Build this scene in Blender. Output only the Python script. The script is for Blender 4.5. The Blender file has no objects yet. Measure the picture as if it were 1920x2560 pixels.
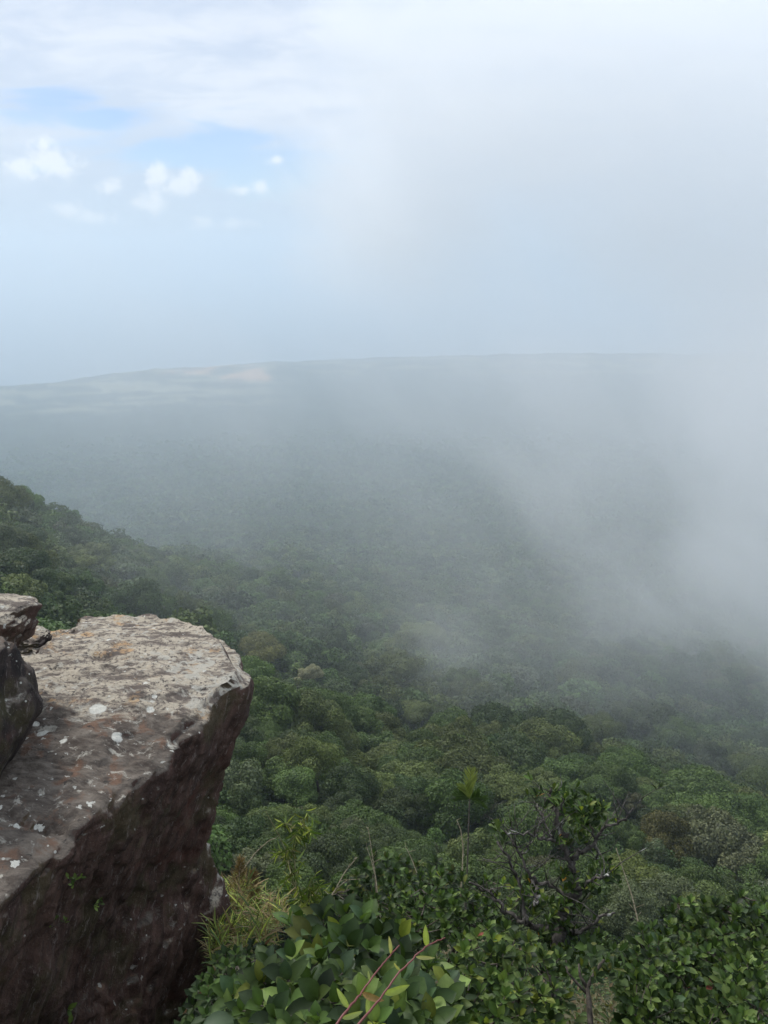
import bpy, math, random
import numpy as np
from mathutils import Vector, Matrix

random.seed(7)
RNG = np.random.default_rng(11)
SC = bpy.context.scene
COL = SC.collection
CAM_Z = 700.0
F_PX = 2146.0                     # focal length in pixels of the 1920x2560 photograph
PITCH = math.radians(16.9)
CP, SP = math.cos(PITCH), math.sin(PITCH)
EYE = np.array([0.0, 0.0, CAM_Z])


def ray(px, py):
    """World direction of the view through a point of the photograph (1 m of depth)."""
    a, b = (px - 960) / F_PX, (1280 - py) / F_PX
    return np.array([a, CP + b * SP, -SP + b * CP])


def at_dist(px, py, d):
    r = ray(px, py)
    return EYE + r / np.linalg.norm(r) * d


def at_y(px, py, y):
    r = ray(px, py)
    return EYE + r * (y / r[1])


def at_z(px, py, z):
    r = ray(px, py)
    return EYE + r * ((z - CAM_Z) / r[2])


def project(P):
    P = np.asarray(P, float) - EYE
    dep = P[..., 1] * CP - P[..., 2] * SP
    up = P[..., 1] * SP + P[..., 2] * CP
    return 960 + F_PX * P[..., 0] / dep, 1280 - F_PX * up / dep, dep


# ------------------------------------------------------------------ noise
_perm = np.random.default_rng(3).permutation(256)
_perm = np.concatenate([_perm, _perm, _perm])
_grad = np.random.default_rng(4).normal(size=(256, 3))
_grad /= np.linalg.norm(_grad, axis=1)[:, None]


def noise3(p):
    p = np.asarray(p, float)
    i = np.floor(p).astype(int)
    f = p - i
    w = f * f * f * (f * (f * 6 - 15) + 10)
    i &= 255
    out = 0
    for dx in (0, 1):
        for dy in (0, 1):
            for dz in (0, 1):
                h = _perm[_perm[_perm[(i[..., 0] + dx) & 255] + ((i[..., 1] + dy) & 255)] + ((i[..., 2] + dz) & 255)]
                g = _grad[h]
                d = f - np.array([dx, dy, dz])
                wx = w[..., 0] if dx else 1 - w[..., 0]
                wy = w[..., 1] if dy else 1 - w[..., 1]
                wz = w[..., 2] if dz else 1 - w[..., 2]
                out = out + wx * wy * wz * np.einsum('...i,...i->...', g, d)
    return out * 1.5


def fbm(p, oct=4, gain=0.5):
    p = np.asarray(p, float)
    out, a = 0, 1.0
    for k in range(oct):
        out = out + a * noise3(p * (2.03 ** k) + 17.3 * k)
        a *= gain
    return out


def smooth(a, b, x):
    t = np.clip((x - a) / (b - a), 0, 1)
    return t * t * (3 - 2 * t)


# ------------------------------------------------------------------ mesh helpers
def mesh_np(name, verts, faces, mat=None, tint=None, shade=None, smooth_faces=False):
    """Mesh from arrays. faces: (n,k) index array, or a list of such arrays. tint: (nv,3) colour, shade: (nv,) float."""
    me = bpy.data.meshes.new(name)
    verts = np.asarray(verts, np.float32)
    flist = faces if isinstance(faces, list) else [faces]
    me.vertices.add(len(verts))
    me.vertices.foreach_set('co', verts.ravel())
    nl = sum(f.size for f in flist)
    nf = sum(len(f) for f in flist)
    me.loops.add(nl)
    me.polygons.add(nf)
    me.loops.foreach_set('vertex_index', np.concatenate([f.ravel() for f in flist]).astype(np.int32))
    tot = np.concatenate([np.full(len(f), f.shape[1]) for f in flist]).astype(np.int32)
    st = np.concatenate([[0], np.cumsum(tot)[:-1]]).astype(np.int32)
    me.polygons.foreach_set('loop_start', st)
    if smooth_faces:
        me.polygons.foreach_set('use_smooth', np.ones(nf, bool))
    if tint is not None:
        c = np.ones((len(verts), 4), np.float32)
        c[:, :3] = tint
        at = me.attributes.new('tint', 'FLOAT_COLOR', 'POINT')
        at.data.foreach_set('color', c.ravel())
    if shade is not None:
        at = me.attributes.new('shade', 'FLOAT', 'POINT')
        at.data.foreach_set('value', np.asarray(shade, np.float32))
    me.update(calc_edges=True)
    me.validate()
    if mat is not None:
        me.materials.append(mat)
    return me


def link(name, me, parent=None):
    o = bpy.data.objects.new(name, me)
    COL.objects.link(o)
    if parent is not None:
        o.parent = parent
    return o


def tag(o, label, cat=None, group=None, kind=None):
    if label: o['label'] = label
    if cat: o['category'] = cat
    if group: o['group'] = group
    if kind: o['kind'] = kind
    return o


def empty(name, loc):
    o = bpy.data.objects.new(name, None)
    COL.objects.link(o)
    o.location = loc
    o.empty_display_size = 0.1
    return o


class Bag:
    """Collects vertices, faces and per-vertex shade, then becomes one mesh."""
    def __init__(self):
        self.v, self.f3, self.f4, self.s, self.t, self.n = [], [], [], [], [], 0

    def add(self, v, f3=None, f4=None, shade=0.5, tint=None):
        v = np.asarray(v, float)
        if f3 is not None and len(f3): self.f3.append(np.asarray(f3, int) + self.n)
        if f4 is not None and len(f4): self.f4.append(np.asarray(f4, int) + self.n)
        self.v.append(v)
        self.s.append(np.broadcast_to(np.asarray(shade, float), (len(v),)))
        if tint is not None:
            self.t.append(np.broadcast_to(np.asarray(tint, float), (len(v), 3)))
        self.n += len(v)

    def mesh(self, name, mat, smooth_faces=True):
        fl = []
        if self.f4: fl.append(np.concatenate(self.f4))
        if self.f3: fl.append(np.concatenate(self.f3))
        return mesh_np(name, np.concatenate(self.v), fl, mat, np.concatenate(self.t) if self.t else None,
                       np.concatenate(self.s), smooth_faces)


def tube(bag, pts, rad, sides=6, shade=0.5, wob=0.0):
    """A tapered, capped tube along a polyline."""
    pts = np.asarray(pts, float)
    rad = np.broadcast_to(np.asarray(rad, float), (len(pts),))
    tang = np.gradient(pts, axis=0)
    tang /= np.linalg.norm(tang, axis=1)[:, None] + 1e-9
    ref = np.array([0.31, 0.27, 0.91]) if abs(tang[0, 2]) < 0.9 else np.array([0.9, 0.3, 0.1])
    vs = []
    for p, t, r in zip(pts, tang, rad):
        e1 = np.cross(t, ref); e1 /= np.linalg.norm(e1) + 1e-9
        e2 = np.cross(t, e1)
        a = np.arange(sides) / sides * 2 * np.pi
        rr = r * (1 + wob * RNG.normal(size=sides))
        vs.append(p + rr[:, None] * (np.cos(a)[:, None] * e1 + np.sin(a)[:, None] * e2))
    n = len(pts)
    V = np.concatenate(vs + [pts[-1:] + tang[-1] * rad[-1] * 0.6, pts[:1]])
    q = []
    for i in range(n - 1):
        for j in range(sides):
            k = (j + 1) % sides
            q.append((i * sides + j, i * sides + k, (i + 1) * sides + k, (i + 1) * sides + j))
    t3 = [((n - 1) * sides + j, (n - 1) * sides + (j + 1) % sides, n * sides) for j in range(sides)]
    t3 += [((j + 1) % sides, j, n * sides + 1) for j in range(sides)]
    bag.add(V, t3, q, shade)


def rot_frames(axis, up):
    """Per-leaf frames: x = side, y = along the leaf, z = leaf normal."""
    y = axis / (np.linalg.norm(axis, axis=1)[:, None] + 1e-9)
    x = np.cross(y, up)
    x /= np.linalg.norm(x, axis=1)[:, None] + 1e-9
    z = np.cross(x, y)
    return np.stack([x, y, z], axis=2)            # columns


def leaves(bag, tmpl, pos, axis, up, size, shade, wid=1.0, tint=None):
    """Place a leaf template (verts, quads, tris) at every position."""
    tv, tq, tt = tmpl
    pos = np.asarray(pos, float); m = len(pos)
    if m == 0:
        return
    size = np.broadcast_to(np.asarray(size, float), (m,))
    wid = np.broadcast_to(np.asarray(wid, float), (m,))
    R = rot_frames(np.asarray(axis, float), np.asarray(up, float))
    sv = tv[None] * size[:, None, None]
    rib = np.tile([0.90, 1.22, 0.90], len(tv) // 3) if len(tv) % 3 == 0 else np.ones(len(tv))
    sv = sv * np.stack([wid, np.ones(m), np.ones(m)], 1)[:, None, :]
    V = np.einsum('mij,mkj->mki', R, sv) + pos[:, None, :]
    k = len(tv)
    off = (np.arange(m) * k)[:, None, None]
    q = (np.asarray(tq)[None] + off).reshape(-1, 4) if len(tq) else None
    t = (np.asarray(tt)[None] + off).reshape(-1, 3) if len(tt) else None
    sh = np.repeat(np.broadcast_to(np.asarray(shade, float), (m,)), k)
    tn = None if tint is None else (np.asarray(tint, float)[:, None, :] * rib[None, :, None]).reshape(-1, 3)
    bag.add(V.reshape(-1, 3), t, q, sh, tn)


def unit(n, rng=RNG):
    v = rng.normal(size=(n, 3))
    return v / np.linalg.norm(v, axis=1)[:, None]


# ------------------------------------------------------------------ node helpers
class NT:
    def __init__(self, tree):
        self.t = tree
        self.n = tree.nodes
        self.l = tree.links

    def new(self, typ, **kw):
        nd = self.n.new(typ)
        for k, v in kw.items():
            setattr(nd, k, v)
        return nd

    def put(self, sock, v):
        if isinstance(v, bpy.types.NodeSocket):
            self.l.new(v, sock)
        elif v is not None:
            if hasattr(sock, 'default_value') and sock.type == 'RGBA' and len(v) == 3:
                v = (*v, 1)
            sock.default_value = v

    def math(self, op, a, b=None, c=None, clamp=False):
        nd = self.new('ShaderNodeMath', operation=op, use_clamp=clamp)
        self.put(nd.inputs[0], a)
        if b is not None: self.put(nd.inputs[1], b)
        if c is not None: self.put(nd.inputs[2], c)
        return nd.outputs[0]

    def ss(self, x, a, b, lo=0.0, hi=1.0):
        nd = self.new('ShaderNodeMapRange', interpolation_type='SMOOTHSTEP')
        self.put(nd.inputs['Value'], x)
        self.put(nd.inputs['From Min'], a); self.put(nd.inputs['From Max'], b)
        self.put(nd.inputs['To Min'], lo); self.put(nd.inputs['To Max'], hi)
        return nd.outputs[0]

    def mix(self, f, a, b, mode='MIX'):
        nd = self.new('ShaderNodeMix', data_type='RGBA', blend_type=mode)
        self.put(nd.inputs[0], f)
        self.put(nd.inputs[6], a); self.put(nd.inputs[7], b)
        return nd.outputs[2]

    def noise(self, vec, scale, detail=3, rough=0.5, dist=0.0, color=False):
        nd = self.new('ShaderNodeTexNoise')
        if vec is not None: self.put(nd.inputs['Vector'], vec)
        nd.inputs['Scale'].default_value = scale
        nd.inputs['Detail'].default_value = detail
        nd.inputs['Roughness'].default_value = rough
        nd.inputs['Distortion'].default_value = dist
        return nd.outputs['Color' if color else 'Fac']

    def mapping(self, vec, loc=(0, 0, 0), rot=(0, 0, 0), scale=(1, 1, 1)):
        nd = self.new('ShaderNodeMapping')
        self.put(nd.inputs['Vector'], vec)
        nd.inputs['Location'].default_value = loc
        nd.inputs['Rotation'].default_value = rot
        nd.inputs['Scale'].default_value = scale
        return nd.outputs[0]

    def xyz(self, vec):
        nd = self.new('ShaderNodeSeparateXYZ')
        self.put(nd.inputs[0], vec)
        return nd.outputs

    def comb(self, x, y, z):
        nd = self.new('ShaderNodeCombineXYZ')
        for s, v in zip(nd.inputs, (x, y, z)): self.put(s, v)
        return nd.outputs[0]

    def attr(self, name):
        return self.new('ShaderNodeAttribute', attribute_name=name)


def material(name):
    m = bpy.data.materials.new(name)
    m.use_nodes = True
    m.node_tree.nodes.clear()
    nt = NT(m.node_tree)
    out = nt.new('ShaderNodeOutputMaterial')
    return m, nt, out


# ------------------------------------------------------------------ camera
cam = bpy.data.cameras.new('camera')
cam_o = bpy.data.objects.new('camera', cam)
COL.objects.link(cam_o)
cam_o.location = (0, 0, CAM_Z)
cam_o.rotation_euler = (math.pi / 2 - PITCH, 0, 0)
cam.sensor_fit = 'VERTICAL'
cam.sensor_height = 32.0
cam.lens = 32.0 * F_PX / 2560
cam.clip_start = 0.05
cam.clip_end = 200000
SC.camera = cam_o

SC.view_settings.view_transform = 'Standard'
SC.view_settings.look = 'None'
SC.view_settings.exposure = 0.6
SC.view_settings.gamma = 1.0
SC.cycles.use_denoising = True
SC.cycles.max_bounces = 16
SC.cycles.diffuse_bounces = 3
SC.cycles.glossy_bounces = 2
SC.cycles.transmission_bounces = 3
SC.cycles.volume_bounces = 14
SC.cycles.transparent_max_bounces = 8
SC.cycles.sample_clamp_indirect = 6.0
SC.cycles.volume_step_rate = 1.0
SC.cycles.volume_max_steps = 256

# ------------------------------------------------------------------ sun and sky
SUN_EL, SUN_AZ = math.radians(52), math.radians(-38)     # azimuth from +Y towards +X
sun = bpy.data.lights.new('sun', 'SUN')
sun.energy = SUN_E = 2.0
sun.angle = math.radians(14)
sun.color = (1.0, 0.97, 0.93)
sun_o = bpy.data.objects.new('sun', sun)
COL.objects.link(sun_o)
sd = Vector((math.sin(SUN_AZ) * math.cos(SUN_EL), math.cos(SUN_AZ) * math.cos(SUN_EL), math.sin(SUN_EL)))
sun_o.rotation_euler = sd.to_track_quat('Z', 'Y').to_euler()
sun_o.location = (0, 0, 2000)

world = bpy.data.worlds.new('World')
SC.world = world
world.use_nodes = True
wt = NT(world.node_tree)
wt.n.clear()
wout = wt.new('ShaderNodeOutputWorld')
sky = wt.new('ShaderNodeTexSky', sky_type='NISHITA', sun_disc=False)
sky.sun_elevation = SUN_EL
sky.sun_rotation = SUN_AZ
sky.air_density = 1.0
sky.dust_density = 0.1
sky.ozone_density = 3.0
bg_sky = wt.new('ShaderNodeBackground')
wt.put(bg_sky.inputs[0], wt.mix(1.0, sky.outputs[0], (0.84, 0.92, 1.12), 'MULTIPLY'))
bg_sky.inputs[1].default_value = 0.070
tc = wt.new('ShaderNodeTexCoord')
dx, dy, dz = wt.xyz(tc.outputs['Generated'])
ysafe = wt.math('MAXIMUM', dy, 0.05)
U = wt.math('DIVIDE', dx, ysafe)
V = wt.math('DIVIDE', dz, ysafe)


def uv_of(px, py):
    r = ray(px, py)
    return r[0] / r[1], r[2] / r[1]


fld = wt.comb(U, wt.math('MULTIPLY', V, 1.0), 0.0)
flat = wt.comb(U, wt.math('MULTIPLY', V, 2.6), 3.0)
n_big = wt.noise(flat, 3.2, 5, 0.55, 0.4)
n_wisp = wt.noise(wt.mapping(flat, scale=(1, 1.6, 1)), 9.0, 6, 0.6, 0.5)
n_ball = wt.noise(fld, 50.0, 7, 0.66, 0.3)
n_ball2 = wt.noise(wt.mapping(fld, loc=(3, 7, 1)), 16.0, 3, 0.5)


def blob(px, py, wx, wy, soft=0.0):
    """Soft ellipse on the sky around a direction; 1 in its middle, 0 at its rim."""
    u, v = uv_of(px, py)
    a = wt.math('DIVIDE', wt.math('SUBTRACT', U, u), wx / F_PX)
    b = wt.math('DIVIDE', wt.math('SUBTRACT', V, v), wy / F_PX)
    r2 = wt.math('ADD', wt.math('MULTIPLY', a, a), wt.math('MULTIPLY', b, b))
    return wt.math('SUBTRACT', 1.0, wt.math('SQRT', r2))


# open blue patches in the thin high cloud
def addmax(lst):
    o = lst[0]
    for x in lst[1:]:
        o = wt.math('MAXIMUM', o, x)
    return o


hole = addmax([blob(120, 262, 190, 52), blob(270, 292, 150, 36), blob(470, 385, 330, 62), blob(690, 425, 190, 95), blob(690, 632, 170, 20), blob(560, 350, 200, 30)])
hole = wt.math('ADD', hole, wt.math('MULTIPLY', wt.math('SUBTRACT', n_wisp, 0.5), 2.6))
hole = wt.math('ADD', hole, wt.math('MULTIPLY', wt.math('SUBTRACT', n_big, 0.5), 0.6))
hole_f = wt.ss(hole, -0.15, 0.75)
behind = wt.ss(dy, -0.1, 0.25)
hole_f = wt.math('MULTIPLY', hole_f, behind)
cover = wt.math('SUBTRACT', 0.95, wt.math('MULTIPLY', hole_f, 0.80))
cover = wt.math('ADD', cover, wt.math('MULTIPLY', wt.math('SUBTRACT', n_big, 0.5), 0.15), clamp=True)

# small cumulus far off over the sea
puffs = addmax([
    blob(120, 395, 80, 60), blob(110, 365, 44, 42), blob(60, 420, 60, 36), blob(150, 415, 62, 40),
    blob(400, 445, 52, 38), blob(440, 465, 60, 36), blob(475, 438, 40, 30), blob(650, 466, 40, 28), blob(600, 475, 60, 24),
    blob(280, 468, 52, 28), blob(375, 508, 58, 40), blob(388, 495, 34, 30), blob(170, 530, 66, 32), blob(235, 545, 80, 30),
    blob(512, 560, 54, 26), blob(580, 560, 80, 22), blob(690, 400, 36, 16)])
puffs = wt.math('ADD', puffs, wt.math('MULTIPLY', wt.math('SUBTRACT', n_ball, 0.52), 2.3))
puffs = wt.math('ADD', puffs, wt.math('MULTIPLY', wt.math('SUBTRACT', n_ball2, 0.5), 0.9))
puff_f = wt.math('MULTIPLY', wt.ss(puffs, 0.08, 0.85), behind)
puff_f = wt.math('MULTIPLY', puff_f, 0.72)

veil = wt.mix(wt.ss(wt.math('ADD', n_wisp, wt.math('MULTIPLY', wt.math('SUBTRACT', n_big, 0.5), 0.6)), 0.33, 0.68), (0.58, 0.66, 0.79), (0.74, 0.79, 0.87))
veil_low = wt.mix(wt.ss(dz, 0.0, 0.16), (0.50, 0.61, 0.76), veil)
bg_veil = wt.new('ShaderNodeBackground')
wt.put(bg_veil.inputs[0], veil_low)
bg_veil.inputs[1].default_value = 0.77
bg_puff = wt.new('ShaderNodeBackground')
wt.put(bg_puff.inputs[0], (0.93, 0.95, 0.97))
bg_puff.inputs[1].default_value = 0.78
ms1 = wt.new('ShaderNodeMixShader'); ms2 = wt.new('ShaderNodeMixShader')
wt.put(ms1.inputs[0], cover); wt.l.new(bg_sky.outputs[0], ms1.inputs[1]); wt.l.new(bg_veil.outputs[0], ms1.inputs[2])
wt.put(ms2.inputs[0], puff_f); wt.l.new(ms1.outputs[0], ms2.inputs[1]); wt.l.new(bg_puff.outputs[0], ms2.inputs[2])
wt.l.new(ms2.outputs[0], wout.inputs['Surface'])
world.cycles.sampling_method = 'MANUAL'
world.cycles.sample_map_resolution = 1024
HAZE_D = 2.6e-4
HAZE_COL = (0.79, 0.905, 1.0)
MIST_COL = (0.980, 0.990, 1.0)
# ------------------------------------------------------------------ lie of the land (heights relative to the eye)
T_U = np.array([-0.75, -0.47, -0.40, -0.335, -0.267, -0.12, 0.0, 0.25, 0.55, 1.2])
T_R = np.array([0, 1.5, 3, 5, 8, 15, 30, 60, 100, 150, 250, 370, 430, 520, 640, 850, 1300, 2000, 3000, 4000, 4400, 4900, 5300, 5800, 6500, 8000, 60000.])
_c = [-1.65, -1.9, -3.4, -5.6, -8.5, -16, -30, -53, -73, -97, -139, -180, -198, -224, -258, -314, -412, -522, -606, -624, -619, -609, -625, -705, -740, -760, -760]
T_Z = np.array([
    [-1.65, -1.9, -3.4, -5.6, -8.5, -13, -22, -30, -38, -48, -62, -80, -95, -120, -175, -280, -440, -540, -615, -632, -612, -692, -735, -750, -755, -760, -760],
    [-1.65, -1.9, -3.4, -5.6, -8.5, -14, -25, -38, -49, -61, -79, -99, -121, -160, -225, -320, -450, -545, -615, -632, -610, -690, -735, -750, -755, -760, -760],
    [-1.65, -1.9, -3.4, -5.6, -8.5, -15, -27, -42, -55, -69, -92, -118, -130, -165, -225, -320, -440, -540, -613, -632, -611, -680, -730, -745, -755, -760, -760],
    [-1.65, -1.9, -3.4, -5.6, -8.5, -15, -28, -46, -60, -76, -104, -134, -148, -172, -225, -315, -430, -535, -612, -634, -622, -655, -715, -740, -755, -760, -760],
    [-1.65, -1.9, -3.4, -5.6, -8.5, -15.5, -29, -48, -64, -81, -112, -147, -162, -187, -223, -312, -420, -530, -610, -628, -619, -625, -700, -735, -750, -760, -760],
    [-1.65, -1.9, -3.4, -5.6, -8.5, -16, -30, -51, -69, -89, -124, -162, -180, -206, -241, -302, -412, -524, -608, -626, -619, -609, -650, -715, -745, -760, -760],
    _c,
    [-1.65, -1.9, -3.4, -5.6, -8.5, -16, -30, -54, -76, -103, -150, -194, -213, -240, -274, -329, -421, -524, -602, -616, -617, -608, -580, -665, -735, -760, -760],
    [-1.65, -1.9, -3.4, -5.6, -8.5, -16, -30, -54, -77, -107, -157, -202, -221, -248, -282, -336, -425, -526, -592, -606, -609, -606, -592, -540, -700, -760, -760],
    [-1.65, -1.9, -3.4, -5.6, -8.5, -14, -24, -42, -60, -86, -130, -175, -194, -222, -258, -316, -410, -512, -585, -606, -609, -606, -592, -530, -690, -760, -760],
])
T_L = np.log(T_R + 2.0)


def land(x, y):
    """Height of the ground relative to the eye."""
    x = np.asarray(x, float); y = np.asarray(y, float)
    r = np.hypot(x, y)
    u = np.where(y > 0.01, x / np.maximum(y, 0.01), np.sign(x) * 9)
    u = np.clip(u, T_U[0], T_U[-1])
    lr = np.log(r + 2.0)
    cols = np.stack([np.interp(lr, T_L, z) for z in T_Z], -1)
    j = np.clip(np.searchsorted(T_U, u) - 1, 0, len(T_U) - 2)
    t = (u - T_U[j]) / (T_U[j + 1] - T_U[j])
    t = t * t * (3 - 2 * t) * 0.5 + t * 0.5
    a = np.take_along_axis(cols, j[..., None], -1)[..., 0]
    b = np.take_along_axis(cols, (j + 1)[..., None], -1)[..., 0]
    z = a * (1 - t) + b * t
    q = np.stack([x, y, np.zeros_like(x)], -1)
    k = smooth(40, 300, r)
    z = z + k * np.minimum(r * 0.02, 16) * fbm(q / 170.0, 3) * (1 - 0.75 * smooth(2500, 4500, r))
    z = z + smooth(3000, 4500, r) * 16 * fbm(q / np.array([700., 500, 1]) + 3, 4)
    z = z + smooth(6, 20, r) * (1 - smooth(60, 300, r)) * 1.3 * fbm(q / 12.0, 3)
    back = smooth(0.0, -0.6, np.where(r > 0.5, y / np.maximum(r, 0.5), 1))      # the plateau behind the viewer
    zb = -1.65 + 0.01 * np.minimum(r, 300) + 0.25 * fbm(q / 3.0, 3) * smooth(1, 5, r) - smooth(400, 5000, r) * 700
    return z * (1 - back) + zb * back


# ground: one polar sheet round the viewer, out past the coast
def build_ground():
    az = np.concatenate([np.linspace(-0.72, 0.72, 620), np.linspace(0.72, 2 * np.pi - 0.72, 90)[1:-1]])
    rr = np.concatenate([[0.3], np.geomspace(0.6, 9000, 560), [12000, 20000, 45000]])
    A, R = np.meshgrid(az, rr)
    X, Y = R * np.sin(A), R * np.cos(A)
    Z = land(X, Y)
    # the canopy of the plain: crowns too far off to be built one by one
    far = smooth(1900, 2700, R) * (1 - smooth(5600, 6400, R))
    q = np.stack([X, Y, np.zeros_like(X)], -1)
    Z = Z + far * (3.5 * noise3(q / 23.0) + 3.5 * noise3(q / 47.0 + 5) + 5 * noise3(q / 130.0 + 9) + 5)
    V = np.stack([X, Y, Z + CAM_Z], -1).reshape(-1, 3)
    na, nr = len(az), len(rr)
    i, j = np.meshgrid(np.arange(nr - 1), np.arange(na), indexing='ij')
    k = (j + 1) % na
    Fq = np.stack([i * na + j, i * na + k, (i + 1) * na + k, (i + 1) * na + j], -1).reshape(-1, 4)[:, ::-1]
    c = np.arange(na)
    V = np.concatenate([V, [[0, 0, CAM_Z - 1.65]]])
    F3 = np.stack([c, (c + 1) % na, np.full(na, len(V) - 1)], -1)
    # what grows where: forest, pale fields, a quarry of orange earth, bare rock beside the viewer
    Xf, Yf, Rf = V[:, 0], V[:, 1], np.hypot(V[:, 0], V[:, 1])
    uf = np.where(Yf > 1, Xf / np.maximum(Yf, 1), 9)
    qf = np.stack([Xf, Yf, np.zeros_like(Xf)], -1)
    col = np.tile(np.array([0.036, 0.052, 0.024]), (len(V), 1))
    cl = fbm(qf / np.array([60., 60, 1]), 3)
    col = col * (1 + 0.5 * cl[:, None]) * (1 - 0.3 * smooth(1900, 2900, Rf))[:, None]  # distant canopy colour lowered to stand in for self-shadow between crowns
    fn = fbm(qf / np.array([520., 120, 1]) + 31, 4)
    fld_m = smooth(0.0, 0.13, fn + 0.06) * smooth(3250, 3750, Rf + 900 * uf + 500 * fbm(qf / np.array([260., 200, 1]) + 8, 3)) * smooth(4750, 4300, Rf + 300 * uf) * smooth(-0.05, -0.2, uf + 0.05 * fn)
    fld_m = np.maximum(fld_m, 0.8 * smooth(0.05, 0.15, fn) * smooth(4300, 4700, Rf) * smooth(6200, 5600, Rf) * smooth(0.7, 0.4, uf))
    fld_m = np.maximum(fld_m, 0.9 * smooth(60, 20, np.abs(Rf - 2330 - 300 * (uf + .31)) + 30 * fn) * smooth(0.06, 0.03, np.abs(uf + 0.30)))
    fcol = np.array([0.185, 0.18, 0.125]) + 0.06 * fbm(qf / 90.0 + 7, 3)[:, None]
    col = col * (1 - fld_m[:, None]) + fcol * fld_m[:, None]
    qm = smooth(0.050, 0.02, np.abs(uf + 0.188) + 0.05 * fbm(qf / 260.0 + 12, 3)) * smooth(4250, 4450, Rf) * smooth(5400, 5200, Rf)
    qm = qm * smooth(-0.35, 0.15, fbm(qf / np.array([150., 300, 1]) + 2, 3))
    col = col * (1 - qm[:, None]) + np.array([0.42, 0.25, 0.15]) * qm[:, None]
    me = mesh_np('ground', V, [Fq, F3], None, np.clip(col, 0.01, 0.9), None, True)
    return me


m_ground, nt, out = material('forest_floor')
pos = nt.new('ShaderNodeNewGeometry').outputs['Position']
tint = nt.attr('tint').outputs['Color']
g1 = nt.noise(pos, 0.09, 4, 0.6)
g2 = nt.noise(pos, 0.9, 4, 0.65)
g3 = nt.noise(pos, 9.0, 4, 0.65)
c = nt.mix(1.0, tint, nt.mix(g1, (0.62, 0.66, 0.62), (1.35, 1.3, 1.2)), 'MULTIPLY')
c = nt.mix(1.0, c, nt.mix(g2, (0.55, 0.6, 0.6), (1.45, 1.4, 1.3)), 'MULTIPLY')
c = nt.mix(1.0, c, nt.mix(g3, (0.6, 0.6, 0.6), (1.4, 1.4, 1.35)), 'MULTIPLY')
b = nt.new('ShaderNodeBsdfPrincipled')
nt.put(b.inputs['Base Color'], c)
b.inputs['Roughness'].default_value = 0.95
b.inputs['Specular IOR Level'].default_value = 0.1
nt.l.new(b.outputs[0], out.inputs[0])

gm = build_ground()
gm.materials.append(m_ground)
ground = link('ground', gm)
tag(ground, 'mountainside falling to a wide green plain with pale fields near the coast', None, None, 'structure')

# sea
m_sea, nt, out = material('sea_water')
b = nt.new('ShaderNodeBsdfPrincipled')
nt.put(b.inputs['Base Color'], (0.03, 0.06, 0.08))
b.inputs['Roughness'].default_value = 0.25
bp = nt.new('ShaderNodeBump'); bp.inputs['Strength'].default_value = 0.4
nt.put(bp.inputs['Height'], nt.noise(nt.new('ShaderNodeNewGeometry').outputs['Position'], 0.05, 4))
nt.l.new(bp.outputs[0], b.inputs['Normal'])
nt.l.new(b.outputs[0], out.inputs[0])
a = np.linspace(0, 2 * np.pi, 128, endpoint=False)
V1 = np.stack([5000 * np.sin(a), 5000 * np.cos(a), np.zeros_like(a)], -1)
V2 = V1 * np.array([58000 / 5000.0, 58000 / 5000.0, 1])
k = np.arange(128)
sea = link('sea', mesh_np('sea', np.concatenate([V1, V2]), np.stack([k, k + 128, (k + 1) % 128 + 128, (k + 1) % 128], -1), m_sea))
tag(sea, 'pale sea fading into the haze beyond the coast', None, None, 'structure')

# ------------------------------------------------------------------ the air: even haze, and drifting banks of mist
HAZE_TOP = CAM_Z + 185.0


def box_mesh(name, lo, hi, mat):
    v = np.array([[x, y, z] for x in (lo[0], hi[0]) for y in (lo[1], hi[1]) for z in (lo[2], hi[2])], float)
    f = np.array([[0, 1, 3, 2], [4, 6, 7, 5], [0, 4, 5, 1], [2, 3, 7, 6], [0, 2, 6, 4], [1, 5, 7, 3]])
    return mesh_np(name, v, f, mat)


m_haze, nt, out = material('haze_air')
pv = nt.new('ShaderNodeVolumePrincipled')
nt.put(pv.inputs['Color'], HAZE_COL)
pv.inputs['Density'].default_value = HAZE_D
pv.inputs['Anisotropy'].default_value = 0.35
nt.l.new(pv.outputs[0], out.inputs['Volume'])
haze = link('haze', box_mesh('haze', (-62000, -62000, -64), (62000, 62000, HAZE_TOP), m_haze))
tag(haze, 'pale blue haze over the plain', None, None, 'stuff')


def mist_material(name, y0, depth, build, step=1.0):
    """Cloud whose density is worked out in world space: build(nt, u, v, P) gives the optical depth across the bank, u = x/y0 and v = height/y0."""
    m, nt, out = material(name)
    P = nt.new('ShaderNodeNewGeometry').outputs['Position']
    x, y, z = nt.xyz(P)
    zr = nt.math('SUBTRACT', z, CAM_Z)
    u = nt.math('DIVIDE', x, y0)
    v = nt.math('DIVIDE', zr, y0)
    od = build(nt, u, v, P)
    off = nt.math('ABSOLUTE', nt.math('DIVIDE', nt.math('SUBTRACT', y, y0), depth / 2))
    win = nt.ss(off, 1.0, 0.35)
    d = nt.math('MULTIPLY', nt.math('MULTIPLY', od, win), 1.0 / (depth * 0.675))
    pv = nt.new('ShaderNodeVolumePrincipled')
    nt.put(pv.inputs['Color'], MIST_COL)
    nt.put(pv.inputs['Density'], d)
    pv.inputs['Anisotropy'].default_value = 0.35
    nt.l.new(pv.outputs[0], out.inputs['Volume'])
    m.cycles.volume_step_rate = step
    return m


MY = 520.0


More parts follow.
